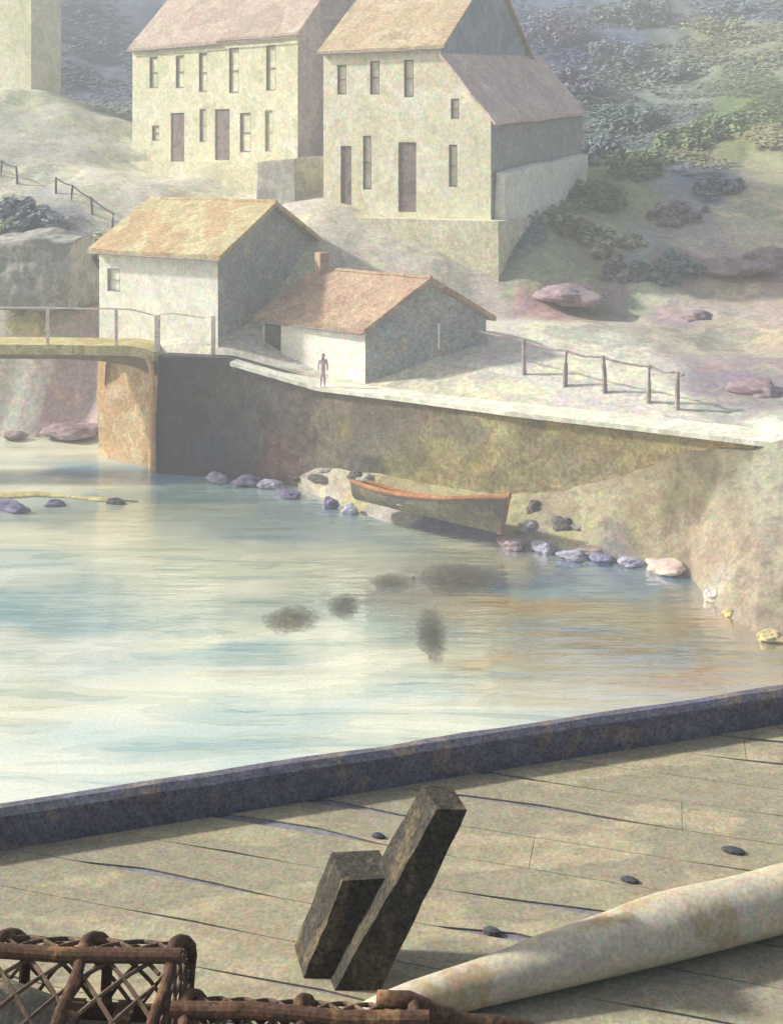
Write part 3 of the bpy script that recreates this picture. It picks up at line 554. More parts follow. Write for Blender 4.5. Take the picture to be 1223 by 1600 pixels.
# red roofed shed
A4, B4 = Vector((-7.1, 60)), Vector((-1.34, 55.6)); D4 = Vector((6.3, 1.6))
t = thing("tiled_shed", "low white shed with an orange-red tiled roof and a grey gable, on the quay", "shed", (*A4, 5.2))
H4 = holes_px(A4, B4, [(412, 508, 439, 572, 'door:dark_door')])
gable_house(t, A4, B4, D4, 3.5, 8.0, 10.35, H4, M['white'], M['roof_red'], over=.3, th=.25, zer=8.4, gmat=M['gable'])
cm = MB(); c = at(503, 425, 60.6); cm.box((c.x, c.y, c.z+.45), (.62, .62, 1.3), .6); ch = cm.build("chimney", M['roof_red'], t, bevel=.06)
cp = MB(); cp.tube([(c.x, c.y, c.z+1.05), (c.x, c.y, c.z+1.45)], [.2, .16], 10); cp.build("chimney_pot", M['orangepost'], ch)
gv = MB(); u = Vector((D4.y, -D4.x)).normalized()*.03
for px, y0, y1, wd in ((685, 505, 545, .1),):
    uu, z1 = on_wall(B4, B4+D4, px, y0); _, z0 = on_wall(B4, B4+D4, px, y1); p = B4+D4.normalized()*uu+u
    gv.box((p.x, p.y, (z0+z1)/2), (wd, .06, z1-z0), math.atan2(D4.y, D4.x))
gv.build("drainpipe", M['coping'], t)

# ------------------------------------------------------------------ footbridge
t = thing("footbridge", "ochre footbridge with a thin pink handrail, running in from the left to the quay", "bridge", at(245, 560, 58.6))
def bline(px, d): return (px-HX)/FP*d
xL, xR, dB = -60, bline(246, 58.9), 59.2
def arc(x):                    # the deck rises very slightly to midstream and turns down at the quay end
    u = (xR-x); return 6.72+.10*math.sin(min(u, 20)/20*math.pi)-.30*max(0, 1-u/1.6)**2
xs = list(np.linspace(xL, xR-3, 30))+list(np.linspace(xR-3, xR, 10)[1:])
b = MB(); rows = []
for x in xs:
    z = arc(x); rows.append([(x, dB-1.2, z-.52), (x, dB-1.2, z), (x, dB+1.2, z), (x, dB+1.2, z-.52)])
for a, c in zip(rows[:-1], rows[1:]):
    for i in range(4): b.quad(a[i], c[i], c[(i+1) % 4], a[(i+1) % 4])
b.quad(*rows[0]); b.quad(*rows[-1]); b.build("deck_beam", M['bridge'], t)
s = MB(); rows = []
for x in xs:
    u = xR-x; z = arc(x)-.53; dp = .25+.55*max(0, 1-u/4)**1.5
    rows.append([(x, dB-1.05, z-dp), (x, dB-1.05, z), (x, dB+1.05, z), (x, dB+1.05, z-dp)])
for a, c in zip(rows[:-1], rows[1:]):
    for i in range(4): s.quad(a[i], c[i], c[(i+1) % 4], a[(i+1) % 4])
s.quad(*rows[0]); s.quad(*rows[-1]); s.build("girder", M['soffit'], t)
p = MB(); px_ = bline(240, 57.9); p.tube([(px_+.02, 57.85, -1.2), (px_-.02, 57.85, 2), (px_, 57.85, 4.6), (px_-.12, 57.85, 5.7), (px_-.35, 57.9, 6.15)], [.17, .16, .15, .15, .14], 8)
p.build("strut", M['orangepost'], t)
r = MB(); yb = dB-1.05
rail = [(x, yb, arc(x)+1.95+.03*noise.noise(Vector((x, 0, 0)))) for x in np.linspace(xL, xR, 40)]+[(xR+1.0, yb-.2, 8.5), (xR+2.8, yb-.5, 8.3)]
r.tube(rail, .045, 6); r.build("handrail", M['pinkpost'], t)
for px in (-130, -20, 75, 182, 246):
    x = bline(px, yb); q = MB(); q.box((x, yb, arc(min(x, xR))+.97), (.16 if px < 200 else .30, .14, 1.95)); q.build("post", M['pinkpost'], t, bevel=.02)
q = MB(); x = bline(330, 57.6); q.box((x, 58.3, 7.25), (.22, .16, 2.1)); q.build("post", M['pinkpost'], t, bevel=.02)
# abutment
ab = MB(); a0, a1 = Vector(at(152, 720, 61.2).xy), Vector(at(247, 735, 58.5).xy)
nA = Vector((a1-a0).yx); nA = Vector((a1.y-a0.y, -(a1.x-a0.x))).normalized()
ab.prism([a0, a1, a1-nA*3.5, a0-nA*3.5+Vector((0, 0))], -1.5, 5.85)
tag(ab.build("bridge_abutment", M['orange'], sub=5, wob=.18), "orange-buff stone abutment under the right end of the footbridge", "abutment")

# ------------------------------------------------------------------ fences
def post_rail(name, label, pts, mat, hgt, rr=.06, pr=.11, cat="fence", ends=(0, 0)):
    t = thing(name, label, cat, pts[0])
    for i, (x, y, z) in enumerate(pts):
        q = MB(); ln = .12*math.sin(i*2.3); q.tube([(x, y, z-.4), (x+ln*.4, y, z+hgt*.55), (x+ln, y, z+hgt)], [pr*1.15, pr, pr*.9], 7); q.build("post", mat, t)
    tops = [Vector((x+.12*math.sin(i*2.3), y, z+hgt-.05)) for i, (x, y, z) in enumerate(pts)]
    a = tops[0]+(tops[0]-tops[1]).normalized()*ends[0]; b = tops[-1]+(tops[-1]-tops[-2]).normalized()*ends[1]
    fine = []
    full = [a]+tops+[b]
    for p, q in zip(full[:-1], full[1:]):
        for k in range(6): fine.append(p.lerp(q, k/6)+Vector((0, 0, -.10*math.sin(k/6*math.pi)+.04*noise.noise(p*3+Vector((k, 0, 0))))))
    fine.append(b); rb = MB(); rb.tube(fine, rr, 6); rb.build("rail", mat, t)
    return t
fp = []
for px, yb_, d in ((818, 576, 53.8), (882, 598, 52.3), (945, 613, 51.3), (1012, 633, 50.0), (1057, 646, 49.2)):
    p = at(px, yb_, d); fp.append((p.x, p.y, ground(p.x, p.y)))
post_rail("quay_fence", "wooden post and rail fence behind the walkway on the quay, right of the tiled shed", fp, M['fence'], 1.75, ends=(4.2, .3))
hp = [at(a, b, d) for a, b, d in ((-30, 262, 80), (2, 268, 79), (28, 292, 78))]
post_rail("upper_handrail", "short dark handrail on the pale bank at the left edge of the picture", [(p.x, p.y, ground(p.x, p.y)) for p in hp], M['rail_dark'], 1.1, rr=.05, pr=.08, cat="handrail")
hp = [at(a, b, d) for a, b, d in ((88, 312, 76), (112, 335, 75), (145, 350, 74), (176, 362, 73))]
post_rail("path_handrail", "thin dark handrail running down the pale bank towards the yellow roof", [(p.x, p.y, ground(p.x, p.y)) for p in hp], M['rail_dark'], 1.1, rr=.05, pr=.08, cat="handrail")

# ------------------------------------------------------------------ boat
def build_boat():
    bow = at(779, 828, 46.9); stern = at(560, 790, 50.4)
    ax = Vector((stern.x-bow.x, stern.y-bow.y, 0)); Lg = ax.length; ax.normalize(); side = Vector((-ax.y, ax.x, 0))
    if side.y > 0: side = -side            # towards the water
    zb, zs = .62, .95
    t = thing("rowing_boat", "grey wooden boat with an orange gunwale drawn up on the stones below the quay", "boat", bow)
    N, K = 22, 9; out = []; inn = []; gun = [[], []]
    for i in range(N+1):
        u = i/N
        hw = .85*(min(1, (u*2.6+.08))**.55)*(1-.18*max(0, (u-.5)/.5)**2)
        sheer = .74+.9*max(0, 1-u/.75)**1.9+.12*max(0, (u-.8)/.2); keel = zb+(zs-zb)*u+.22*max(0, .12-u)/.12*0
        rk = -.45*max(0, 1-u/.12)
        ro, ri = [], []
        for k in range(2*K+1):
            q = (k-K)/K; a = abs(q); wdt = hw*math.sin(min(1, a)*math.pi/2)**.8*(1 if q > 0 else -1); z = keel+sheer*a**2.0+wdt*.28
            rk2 = rk*a
            p = bow+ax*(u*Lg+rk2); 
            ro.append((p.x+side.x*wdt, p.y+side.y*wdt, z)); ri.append((p.x+side.x*wdt*.93, p.y+side.y*wdt*.93, z+.07*(1-a)))
        out.append(ro); inn.append(ri); gun[0].append(Vector(ro[0])); gun[1].append(Vector(ro[-1]))
    h = MB(); w_ = 2*K+1
    for a, b in zip(out[:-1], out[1:]):
        for k in range(w_-1): h.quad(a[k], a[k+1], b[k+1], b[k])
    h.quad(*out[-1]); h.quad(*out[0])
    h.build("hull", M['hull'], t, smooth=True)
    h = MB()
    for a, b in zip(inn[:-1], inn[1:]):
        for k in range(w_-1): h.quad(a[k], b[k], b[k+1], a[k+1])
    h.build("lining", M['hullin'], t, smooth=True)
    for g in gun:
        q = MB(); q.tube([p+Vector((0, 0, .02)) for p in g], .085, 6, flat=1.2); q.build("gunwale", M['gunwale'], t)
    s = MB(); p0 = Vector(out[0][K]); p1 = (gun[0][0]+gun[1][0])/2; s.tube([p0, p0.lerp(p1, .5)-ax*.05, p1+Vector((0, 0, .22))-ax*.05], [.1, .1, .11], 6); s.build("stem", M['gunwale'], t)
    for i in (8, 14):
        q = MB(); a, b = gun[0][i], gun[1][i]; m = (a+b)/2-Vector((0, 0, .25)); q.box(m, (.28, (a-b).length*.84, .06), math.atan2(ax.y, ax.x)); q.build("thwart", M['hullin'], t)
build_boat()

# ------------------------------------------------------------------ rocks
def rock(px, py, w, h, mat, label, cat="rock", name="rock", z=None, group=None, d=None, dep=None):
    p = at(px, py, d) if d else gz(px, py, z if z is not None else .1)
    sc = p.y/FP; bm = bmesh.new(); bmesh.ops.create_icosphere(bm, subdivisions=4 if w < 120 else 6, radius=1)
    sd = Vector((px*.13, py*.17, 3.1)); dp = dep or w*.7
    for v in bm.verts:
        if name == 'crag': v.co /= max(abs(c_) for c_ in v.co)**.7
        n = noise.noise(v.co*1.1+sd)*.45+noise.noise(v.co*2.6+sd)*.2+noise.noise(v.co*6+sd)*.07
        if name == 'crag': n *= .45
        v.co *= 1+n; v.co.z = max(v.co.z, -.6)
        v.co = Vector((v.co.x*w*sc/2, v.co.y*dp*sc/2, v.co.z*h*sc/2))
    me = bpy.data.meshes.new(name); bm.to_mesh(me); bm.free()
    o = link(name, me, ROCK[mat], smooth=(w > 45)); o.location = (p.x, p.y, p.z+h*sc*.25 if not (d and d < 70 and name == 'rock' and px > 800) else ground(p.x, p.y)-h*sc*.02); o.rotation_euler.z = (px*7 % 10)*.1-.5
    return tag(o, label, cat, group)
RK = [(515, 793, 26, 22, 'violet', "violet square stone standing in the shallows left of the boat"),
 (546, 802, 26, 20, 'lavender', "lavender stone touching the dark violet one left of the boat"),
 (575, 763, 40, 28, 'grey', "square grey block against the stern of the boat"),
 (556, 748, 26, 16, 'dark', "dark flat stone above the grey block, at the foot of the wall"),
 (500, 750, 40, 10, 'dark', "long thin dark slab on the stones under the red stain of the wall"),
 (512, 740, 24, 14, 'grey', "small grey stone just above the long thin slab"),
 (468, 748, 34, 10, 'dark', "dark sliver of rock left of the long thin slab"),
 (400, 735, 52, 34, 'dark', "large dark boulder at the foot of the wall near the bridge"),
 (340, 752, 40, 18, 'lavender', "lavender rock at the waterline, closest to the bridge"),
 (385, 757, 46, 18, 'violet', "wide violet rock at the waterline below the large dark boulder"),
 (425, 762, 36, 16, 'lavender', "low lavender rock at the waterline right of the wide violet rock"),
 (450, 775, 44, 12, 'violet', "flat blue-violet ledge in the shallows below the pink shingle"),
 (838, 812, 40, 36, 'dark', "tall dark rock pile right of the bow of the boat"),
 (828, 832, 40, 22, 'grey', "grey rock at the foot of the tall dark pile right of the boat"),
 (880, 828, 38, 26, 'dark', "round dark rock beside the tall pile, further from the boat"),
 (900, 824, 30, 8, 'grey', "thin flat stone sticking out right of the round dark rock"),
 (800, 856, 44, 20, 'mauve', "mauve rock at the waterline under the bow of the boat"),
 (850, 862, 36, 22, 'lavender', "blue-lavender rock at the waterline below the round dark rock"),
 (895, 872, 44, 14, 'lavender', "low lavender rock in a row of pale shore stones"),
 (940, 876, 36, 14, 'violet', "small violet stone in the row of pale shore stones"),
 (925, 862, 50, 14, 'pink', "long pink stone above the row of lavender stones"),
 (985, 882, 40, 14, 'lavender', "lavender stone ending the row before the pink boulder"),
 (1040, 892, 66, 22, 'pink', "large pink boulder on the shore below the right bank"),
 (1115, 938, 32, 22, 'white', "whitish pink stone at the water on the point of the right bank"),
 (1140, 962, 24, 14, 'ochre', "little ochre stone right of the whitish one on the point"),
 (1205, 1000, 44, 16, 'ochre', "ochre rock at the waterline by the right edge of the picture"),
]
SA = np.array(SHORE); SP = np.stack([SA[:, 0]/SA[:, 1]*FP+HX, HY+(CH-SA[:, 2])/SA[:, 1]*FP], 1)
for px, py, w_, h_, m_, lb in RK:
    k = int(((SP-np.array([px, py+h_*.3]))**2).sum(1).argmin()); zz = max(0, SA[k, 2])
    rock(px, py, w_, h_, m_, lb, z=zz)
rock(10, 796, 96, 22, 'violet', "largest blue-violet rock of the sandbar, cut by the left edge", z=.0, dep=20)
rock(88, 790, 34, 12, 'violet', "middle blue-violet rock on the ochre sandbar", z=.0, dep=12)
rock(182, 787, 28, 12, 'dark', "small dark rock at the right tip of the ochre sandbar", z=.0, dep=12)
sb = MB(); a = [gz(x, y, 0) for x, y in ((-60, 776), (15, 775), (60, 773), (110, 777), (150, 781), (215, 784))]
sb.tube([Vector((p.x, p.y, .02)) for p in a], [.5, .5, .35, .16, .28, .05], 8, flat=.3)
tag(sb.build("sandbar", W('sandbar', (190, 176, 120), (202, 190, 136), grain=7, scale=.8), smooth=True), kind='structure')
rock(62, 470, 165, 140, 'grey', "big blocky grey crag behind the handrail, left of the white boathouse", d=67.5, name="crag", cat="crag", dep=120)
rock(45, 520, 60, 50, 'ochre', "small tan rock at the foot of the grey crag", d=66.3, dep=40)
rock(112, 680, 80, 24, 'mauve', "mauve rock on the far bank seen under the footbridge", d=64.8)
rock(22, 684, 36, 14, 'mauve', "small mauve rock at the far water's edge under the bridge, by the left edge", d=64.7)
rock(1180, 615, 80, 32, 'mauve', "dark mauve rock on the bank above the right end of the quay", d=50.5)
rock(1140, 420, 110, 30, 'mauve', "long mauve outcrop on the pale slope at the right", d=67.5)
rock(1205, 400, 80, 36, 'mauve', "reddish mauve outcrop at the right edge of the picture", d=68.5)
rock(1085, 500, 60, 24, 'mauve', "small mauve rock below the long outcrop on the pale slope", d=61.5)
rock(880, 470, 110, 34, 'mauve', "broad mauve rock on the bank right of the retaining wall", d=63.8)

wm = M['staining']; wN = wm.node_tree.nodes; wL = wm.node_tree.links
tc = wN.new("ShaderNodeTexCoord"); ln_ = wN.new("ShaderNodeVectorMath"); ln_.operation = 'LENGTH'
mpp = wN.new("ShaderNodeMapping"); mpp.inputs['Location'].default_value = (-1, -1, 0); mpp.inputs['Scale'].default_value = (2, 2, 0); wL.new(tc.outputs['Generated'], mpp.inputs[0]); wL.new(mpp.outputs[0], ln_.inputs[0])
gn = wN.new("ShaderNodeNewGeometry"); nn_ = wN.new("ShaderNodeTexNoise"); nn_.inputs['Scale'].default_value = 5; nn_.inputs['Detail'].default_value = 6; nn_.inputs['Roughness'].default_value = .8; wL.new(gn.outputs['Position'], nn_.inputs['Vector'])
sb_ = wN.new("ShaderNodeMath"); sb_.operation = 'MULTIPLY_ADD'; sb_.inputs[1].default_value = 2.2; wL.new(nn_.outputs['Fac'], sb_.inputs[0])
ng = wN.new("ShaderNodeMath"); ng.operation = 'MULTIPLY'; ng.inputs[1].default_value = -1.25; wL.new(ln_.outputs['Value'], ng.inputs[0]); wL.new(ng.outputs[0], sb_.inputs[2])
ms = wN.new("ShaderNodeMapRange"); ms.inputs[1].default_value = -.15; ms.inputs[2].default_value = 1.0; ms.inputs[3].default_value = 0; ms.inputs[4].default_value = .55; wL.new(sb_.outputs[0], ms.inputs[0]); wL.new(ms.outputs[0], wN["Principled BSDF"].inputs['Alpha'])
# dark stain marks, not plants, laid on the water as see-through discs
for i, (px, py, w_, h_, lb) in enumerate([(460, 968, 96, 42, "larger dark stain on the water in the middle of the harbour"), (538, 946, 58, 40, "small round dark stain right of the larger one"), (615, 910, 80, 30, "thin dark stain in front of the boat"), (715, 905, 130, 56, "widest dark stain, on the water off the bow of the boat"), (676, 990, 50, 100, "tall dark stain trailing towards the foreground")]):
    p = gz(px, py, 0); sc = p.y/FP; sy = h_*p.y*p.y/(FP*CH); bm = bmesh.new()
    NR, NA = 9, 120; ring = [[] for _ in range(NR)]; ce = bm.verts.new((0, 0, .03))
    for k in range(NA):
        a_ = k/NA*2*math.pi; e_ = 1+.35*noise.noise(Vector((math.cos(a_)*1.6, math.sin(a_)*1.6, i*3.1)))+.12*noise.noise(Vector((math.cos(a_)*7, math.sin(a_)*7, i*5.7)))
        for q in range(NR):
            r_ = (q+1)/NR*e_; ring[q].append(bm.verts.new((math.cos(a_)*r_*w_*sc/2, math.sin(a_)*r_*sy/2, .03*(1-q/NR))))
    for k in range(NA):
        k2 = (k+1) % NA; bm.faces.new((ce, ring[0][k], ring[0][k2]))
        for q in range(NR-1): bm.faces.new((ring[q][k], ring[q+1][k], ring[q+1][k2], ring[q][k2]))
    r2 = bmesh.ops.extrude_face_region(bm, geom=list(bm.faces)); bmesh.ops.translate(bm, vec=(0, 0, .025), verts=[e for e in r2['geom'] if isinstance(e, bmesh.types.BMVert)])
    bmesh.ops.recalc_face_normals(bm, faces=bm.faces)
    me = bpy.data.meshes.new("stain_patch"); bm.to_mesh(me); bm.free(); o = link("stain_patch", me, M['staining']); o.location = (p.x, p.y, 0); tag(o, lb, "stain_patch")

# ------------------------------------------------------------------ shrubs
def shrub(px, py, d, w_, h_, leaf, label, name="shrub", cat="shrub", n=1500, ls=.25):
    """px,py = middle of the foot; w_,h_ = size in photo pixels"""
    b = at(px, py, d); sc = d/FP; W_, H_ = w_*sc*1.15, h_*sc*.62; gx = ground(b.x, b.y); zb = min(b.z, gx+.3) if abs(b.z-gx) < 3 else b.z
    t = thing(name, label, cat, (b.x, b.y, zb))
    rnd = random.Random(int(px*31+py))
    cl = []
    for k in range(max(9, int(6*W_))):
        a_ = rnd.random()*6.28; r_ = rnd.random()**.5
        cl.append((math.cos(a_)*r_*W_*.5, math.sin(a_)*r_*W_*.4, H_*rnd.uniform(.1, .85)*(1-.5*r_)+ground(b.x+math.cos(a_)*r_*W_*.5, b.y+math.sin(a_)*r_*W_*.4)-zb if abs(zb-gx) < 1 else H_*rnd.uniform(.1, .85)*(1-.5*r_), rnd.uniform(.12, .3)*min(W_, H_*1.3)))
    vs, fs = [], []
    for k in range(n):
        cx, cy, cz, cr = cl[k % len(cl)]
        v = Vector((rnd.gauss(0, 1), rnd.gauss(0, 1), rnd.gauss(0, 1))).normalized()*cr*rnd.uniform(.4, 1.25)
        c = Vector((b.x+cx, b.y+cy, zb+cz))+v
        nrm = (v.normalized()+Vector((rnd.uniform(-.5, .3), rnd.uniform(-.5, .2), rnd.uniform(.3, 1.8)))).normalized()
        e1 = nrm.orthogonal().normalized(); e1.rotate(Matrix.Rotation(rnd.random()*6.28, 3, nrm)); e2 = nrm.cross(e1); s_ = ls*rnd.uniform(.6, 1.4)
        o = len(vs); vs += [tuple(c+e1*s_), tuple(c+e2*s_*.55), tuple(c-e1*s_), tuple(c-e2*s_*.55)]; fs.append((o, o+1, o+2, o+3))
    f = MB(); f.v = vs; f.f = fs; me = bpy.data.meshes.new("foliage"); me.from_pydata(vs, [], fs); link("foliage", me, LEAF[leaf], t)
    s = MB()
    for cx, cy, cz, cr in cl[:5]: s.tube([(b.x, b.y, zb-.3), (b.x+cx*.4, b.y+cy*.4, zb+cz*.5), (b.x+cx, b.y+cy, zb+cz)], [.10, .06, .03], 5)
    s.build("stem", M['trunk'], t)
for a in [
 (20, 420, 70, 90, 80, 'olive', "olive bush behind the handrail at the left edge"),
 (75, 400, 70.5, 110, 70, 'blue', "blue-grey bush above the grey crag"),
 (25, 350, 73, 80, 50, 'blue', "blue-grey bush below the short dark handrail"),
 (150, 380, 71, 40, 60, 'pale', "pale green bush beside the left end of the yellow roof"),
 (830, 372, 72.5, 100, 44, 'blue', "dark blue-grey bush beside the retaining wall, below the garden wall"),
 (800, 440, 68, 50, 70, 'teal', "narrow teal bush against the right side of the retaining wall"),
 (890, 380, 71, 60, 44, 'olive', "round olive bush right of the dark blue-grey one"),
 (850, 452, 66, 70, 30, 'pale', "low pale green bush above the broad mauve rock"),
 (925, 320, 78, 70, 70, 'green', "green bush at the right end of the garden wall"),
 (935, 245, 88, 70, 70, 'blue', "blue-grey bush right of the mauve roof"),
 (895, 140, 105, 90, 80, 'violet', "violet-blue bush above the ridge of the mauve roof"),
 (865, 70, 122, 90, 90, 'violet', "big violet bush at the top, right of the tan roof"),
 (960, 110, 116, 80, 60, 'blue', "blue-grey bush on the upper slope in the violet scrub"),
 (990, 215, 97, 80, 60, 'teal', "teal bush in the middle of the upper right slope"),
 (1000, 285, 83, 90, 54, 'green', "wide green bush on the middle of the right slope"),
 (1090, 235, 89, 110, 60, 'green', "largest green bush on the right slope"),
 (1180, 200, 91, 110, 60, 'green', "dark green bush by the right edge of the slope"),
 (1120, 310, 78, 60, 36, 'blue', "small bright blue bush on the right slope"),
 (1060, 130, 112, 90, 60, 'teal', "teal bush high on the right slope"),
 (1130, 60, 123, 110, 60, 'olive', "olive bush near the top of the right slope"),
 (1150, 30, 130, 100, 50, 'blue', "blue-grey bush at the top right of the picture"),
 (980, 40, 128, 100, 60, 'teal', "teal bush at the top of the picture above the violet scrub"),
 (960, 400, 70, 80, 40, 'pale', "pale yellow-green bush on the lower right slope"),
 (1040, 440, 67, 90, 46, 'teal', "grey-teal bush left of the long mauve outcrop"),
 (975, 440, 67, 60, 36, 'mauve', "mauve heather clump left of the grey-teal bush"),
 (1060, 350, 74, 80, 40, 'mauve', "mauve heather clump in the middle of the right slope"),
]: shrub(*a)

# loose ground cover over the slopes, too much to count
def build_scrub():
    rnd = random.Random(11); pts = []
    zones = [(780, 1300, 0, 470, 38000), (-60, 210, -60, 170, 7000), (-80, 150, 330, 520, 5000), (470, 580, -60, 120, 2000)]
    px0 = []
    for x0, x1, y0, y1, n in zones:
        for k in range(n):
            py = rnd.uniform(y0, y1); d = np.interp(py, [-60, 0, 100, 200, 300, 400, 470, 520], [150, 128, 113, 96, 80, 70, 64, 60]) + rnd.uniform(-8, 8)
            px0.append((bl(rnd.uniform(x0, x1), d), d))
    Q = np.array(px0); fd, _ = front(Q[:, 0]); Q = Q[Q[:, 1] > fd+5]
    Z = land_z(Q); C = patch(CP, LCOL, Q)
    keep = [i for i in range(len(Q)) if noise.noise(Vector((Q[i, 0]*.22, Q[i, 1]*.16, 8))) > -.3 and C[i, 0] < .34]
    vs, fs, cs = [], [], []
    for i in keep:
        v = 1+rnd.uniform(-.2, .18); col = C[i]*v*np.array([1+rnd.uniform(-.06, .06), 1, 1+rnd.uniform(-.08, .1)])
        c = Vector((Q[i, 0], Q[i, 1], Z[i]+rnd.uniform(.0, .45)))
        n_ = Vector((rnd.gauss(-.1, .2), rnd.gauss(-.35, .2), 1)).normalized(); e1 = n_.orthogonal().normalized(); e1.rotate(Matrix.Rotation(rnd.random()*6.28, 3, n_)); e2 = n_.cross(e1); s_ = rnd.uniform(.12, .36)*(Q[i, 1]/85)
        o = len(vs); vs += [tuple(c+e1*s_), tuple(c+e2*s_*.6), tuple(c-e1*s_*.9), tuple(c-e2*s_*.5)]; fs.append((o, o+1, o+2, o+3)); cs += [col]*4
    me = bpy.data.meshes.new("scrub"); me.from_pydata(vs, [], fs); colour(me, np.array(cs)); tag(link("scrub", me, M['land']), "low scrub and heather in loose green, blue and mauve patches over the slopes", "scrub", kind='stuff')
def bl(px, d): return (px-HX)/FP*d
build_scrub()

# ------------------------------------------------------------------ person on the quay
def build_person():
    p = gz(504, 603, 5.2); x, y = p.x, p.y; z = ground(x, y+.0); z = max(z, 5.16)
    vs = {'pel': (0, 0, .92), 'ch': (.02, 0, 1.3), 'nk': (.02, 0, 1.47), 'hd': (.03, -.02, 1.6), 'top': (.03, -.01, 1.72), 'sl': (-.2, 0, 1.4), 'el': (-.26, .02, 1.12), 'hl': (-.24, -.05, .85), 'sr': (.23, 0, 1.4), 'er': (.29, .02, 1.12), 'hr': (.27, -.06, .85),
          'kl': (-.1, -.03, .5), 'al': (-.1, .05, .07), 'tl': (-.11, -.12, .03), 'kr': (.11, -.05, .5), 'ar': (.13, 0, .07), 'tr': (.14, -.17, .03)}
    ed = [('pel', 'ch'), ('ch', 'nk'), ('nk', 'hd'), ('hd', 'top'), ('ch', 'sl'), ('sl', 'el'), ('el', 'hl'), ('ch', 'sr'), ('sr', 'er'), ('er', 'hr'), ('pel', 'kl'), ('kl', 'al'), ('al', 'tl'), ('pel', 'kr'), ('kr', 'ar'), ('ar', 'tr')]
    rad = dict(pel=.15, ch=.16, nk=.06, hd=.10, top=.07, sl=.075, el=.05, hl=.04, sr=.075, er=.05, hr=.04, kl=.075, al=.05, tl=.04, kr=.075, ar=.05, tr=.04)
    ks = list(vs); me = bpy.data.meshes.new("person"); me.from_pydata([vs[k] for k in ks], [(ks.index(a), ks.index(b)) for a, b in ed], []); me.update()
    o = link("person", me, M['coat']); o.location = (x, y, z); o.scale = (.85, .9, .95); tag(o, "person in mauve clothes standing on the quay in front of the tiled shed", "person")
    o.modifiers.new("skin", 'SKIN'); su = o.modifiers.new("smooth", 'SUBSURF'); su.levels = su.render_levels = 2
    for i, k in enumerate(ks):
        me.skin_vertices[0].data[i].radius = (rad[k], rad[k]); me.skin_vertices[0].data[i].use_root = (k == 'pel')
    h = bmesh.new(); bmesh.ops.create_uvsphere(h, u_segments=12, v_segments=8, radius=.115); m2 = bpy.data.meshes.new("hair")
    bmesh.ops.translate(h, vec=(.03, .03, 1.67), verts=h.verts); h.to_mesh(m2); h.free(); a = link("hair", m2, M['hair']); a.parent = o
    h = bmesh.new(); bmesh.ops.create_uvsphere(h, u_segments=12, v_segments=8, radius=.10); m2 = bpy.data.meshes.new("face")
    bmesh.ops.scale(h, vec=(.85, .8, 1.15), verts=h.verts); bmesh.ops.translate(h, vec=(.03, -.035, 1.62), verts=h.verts); h.to_mesh(m2); h.free(); a = link("face", m2, M['skin']); a.parent = o
build_person()

# ------------------------------------------------------------------ foreground staging
DZ = CH-2.4
def dk(px, py, up=0): return gz(px, py, DZ+up)
k0, k1 = dk(0, 1330), dk(1223, 1132)             # foot of the near face of the kerb on the deck
kd = (k1-k0).normalized(); kn = Vector((-kd.y, kd.x, 0))   # away from the viewer
e0 = k0-kd*3; e1 = k1+kd*4
def build_deck():
    pd = Vector((.967, -.25, 0)).normalized(); pn = Vector((-pd.y, pd.x, 0)); org = dk(600, 1320)
    bm = MB(); wd = .172; g = .007
    bnd = (e0+kn*.068, kn)
    def clip(poly):                     # keep the viewer's side of the far edge
        out = []
        for i in range(len(poly)):
            a, b = poly[i], poly[(i+1) % len(poly)]; da = (a-bnd[0]).dot(kn); db = (b-bnd[0]).dot(kn)
            if da <= 0: out.append(a)
            if da*db < 0: out.append(a.lerp(b, da/(da-db)))
        return out
    random.seed(3)
    nz = lambda a, i: max(0, noise.noise(Vector((a*1.5, i*3.7, 2.2)))-.04)*.085
    for i in range(-22, 22):
        cut = random.uniform(-2, 3); dz = random.uniform(-.002, .002); A_ = np.arange(-5, 6, .25)
        for a, b in zip(A_[:-1], A_[1:]):
            e_ = .002 if abs(a-cut) < .125 else 0
            poly = clip([org+pd*(a+e_)+pn*(i*wd+.001+nz(a, i)), org+pd*b+pn*(i*wd+.001+nz(b, i)), org+pd*b+pn*((i+1)*wd-.001), org+pd*(a+e_)+pn*((i+1)*wd-.001)])
            if len(poly) < 3: continue
            bm.prism([(p.x, p.y) for p in poly], DZ-.004, DZ+dz*.5)
    o = bm.build("pier_deck", M['deck']); tag(o, kind='structure')
    q = MB(); c = [e0+kn*.06, e1+kn*.06, e1-kn*9, e0-kn*9]; q.prism([(p.x, p.y) for p in c[::-1]][::-1], -2, DZ-.0065)
    tag(q.build("pier_body", M['underdeck']), kind='structure')
build_deck()
# kerb beam
kb = MB(); N = 60; rows = []
for i in range(N+1):
    p = e0.lerp(e1, i/N); j = .006*noise.noise(Vector((i*.7, 0, 0))); j2 = .008*noise.noise(Vector((i*.9, 4, 0)))
    hh = .135
    rows.append([p+Vector((0, 0, -.001)), p+Vector((0, 0, hh-.02+j))+kn*.004, p+kn*(.025)+Vector((0, 0, hh+j)), p+kn*(.055+j2)+Vector((0, 0, hh+j2)), p+kn*(.07+j2)+Vector((0, 0, hh-.03)), p+kn*.07+Vector((0, 0, -.001))])
for a, b in zip(rows[:-1], rows[1:]):
    for i in range(6): kb.quad(a[i], b[i], b[(i+1) % 6], a[(i+1) % 6])
kb.quad(*rows[0]); kb.quad(*rows[-1])
tag(kb.build("kerb_beam", M['kerb']), "long dark timber kerb along the edge of the foreground planks", "kerb")
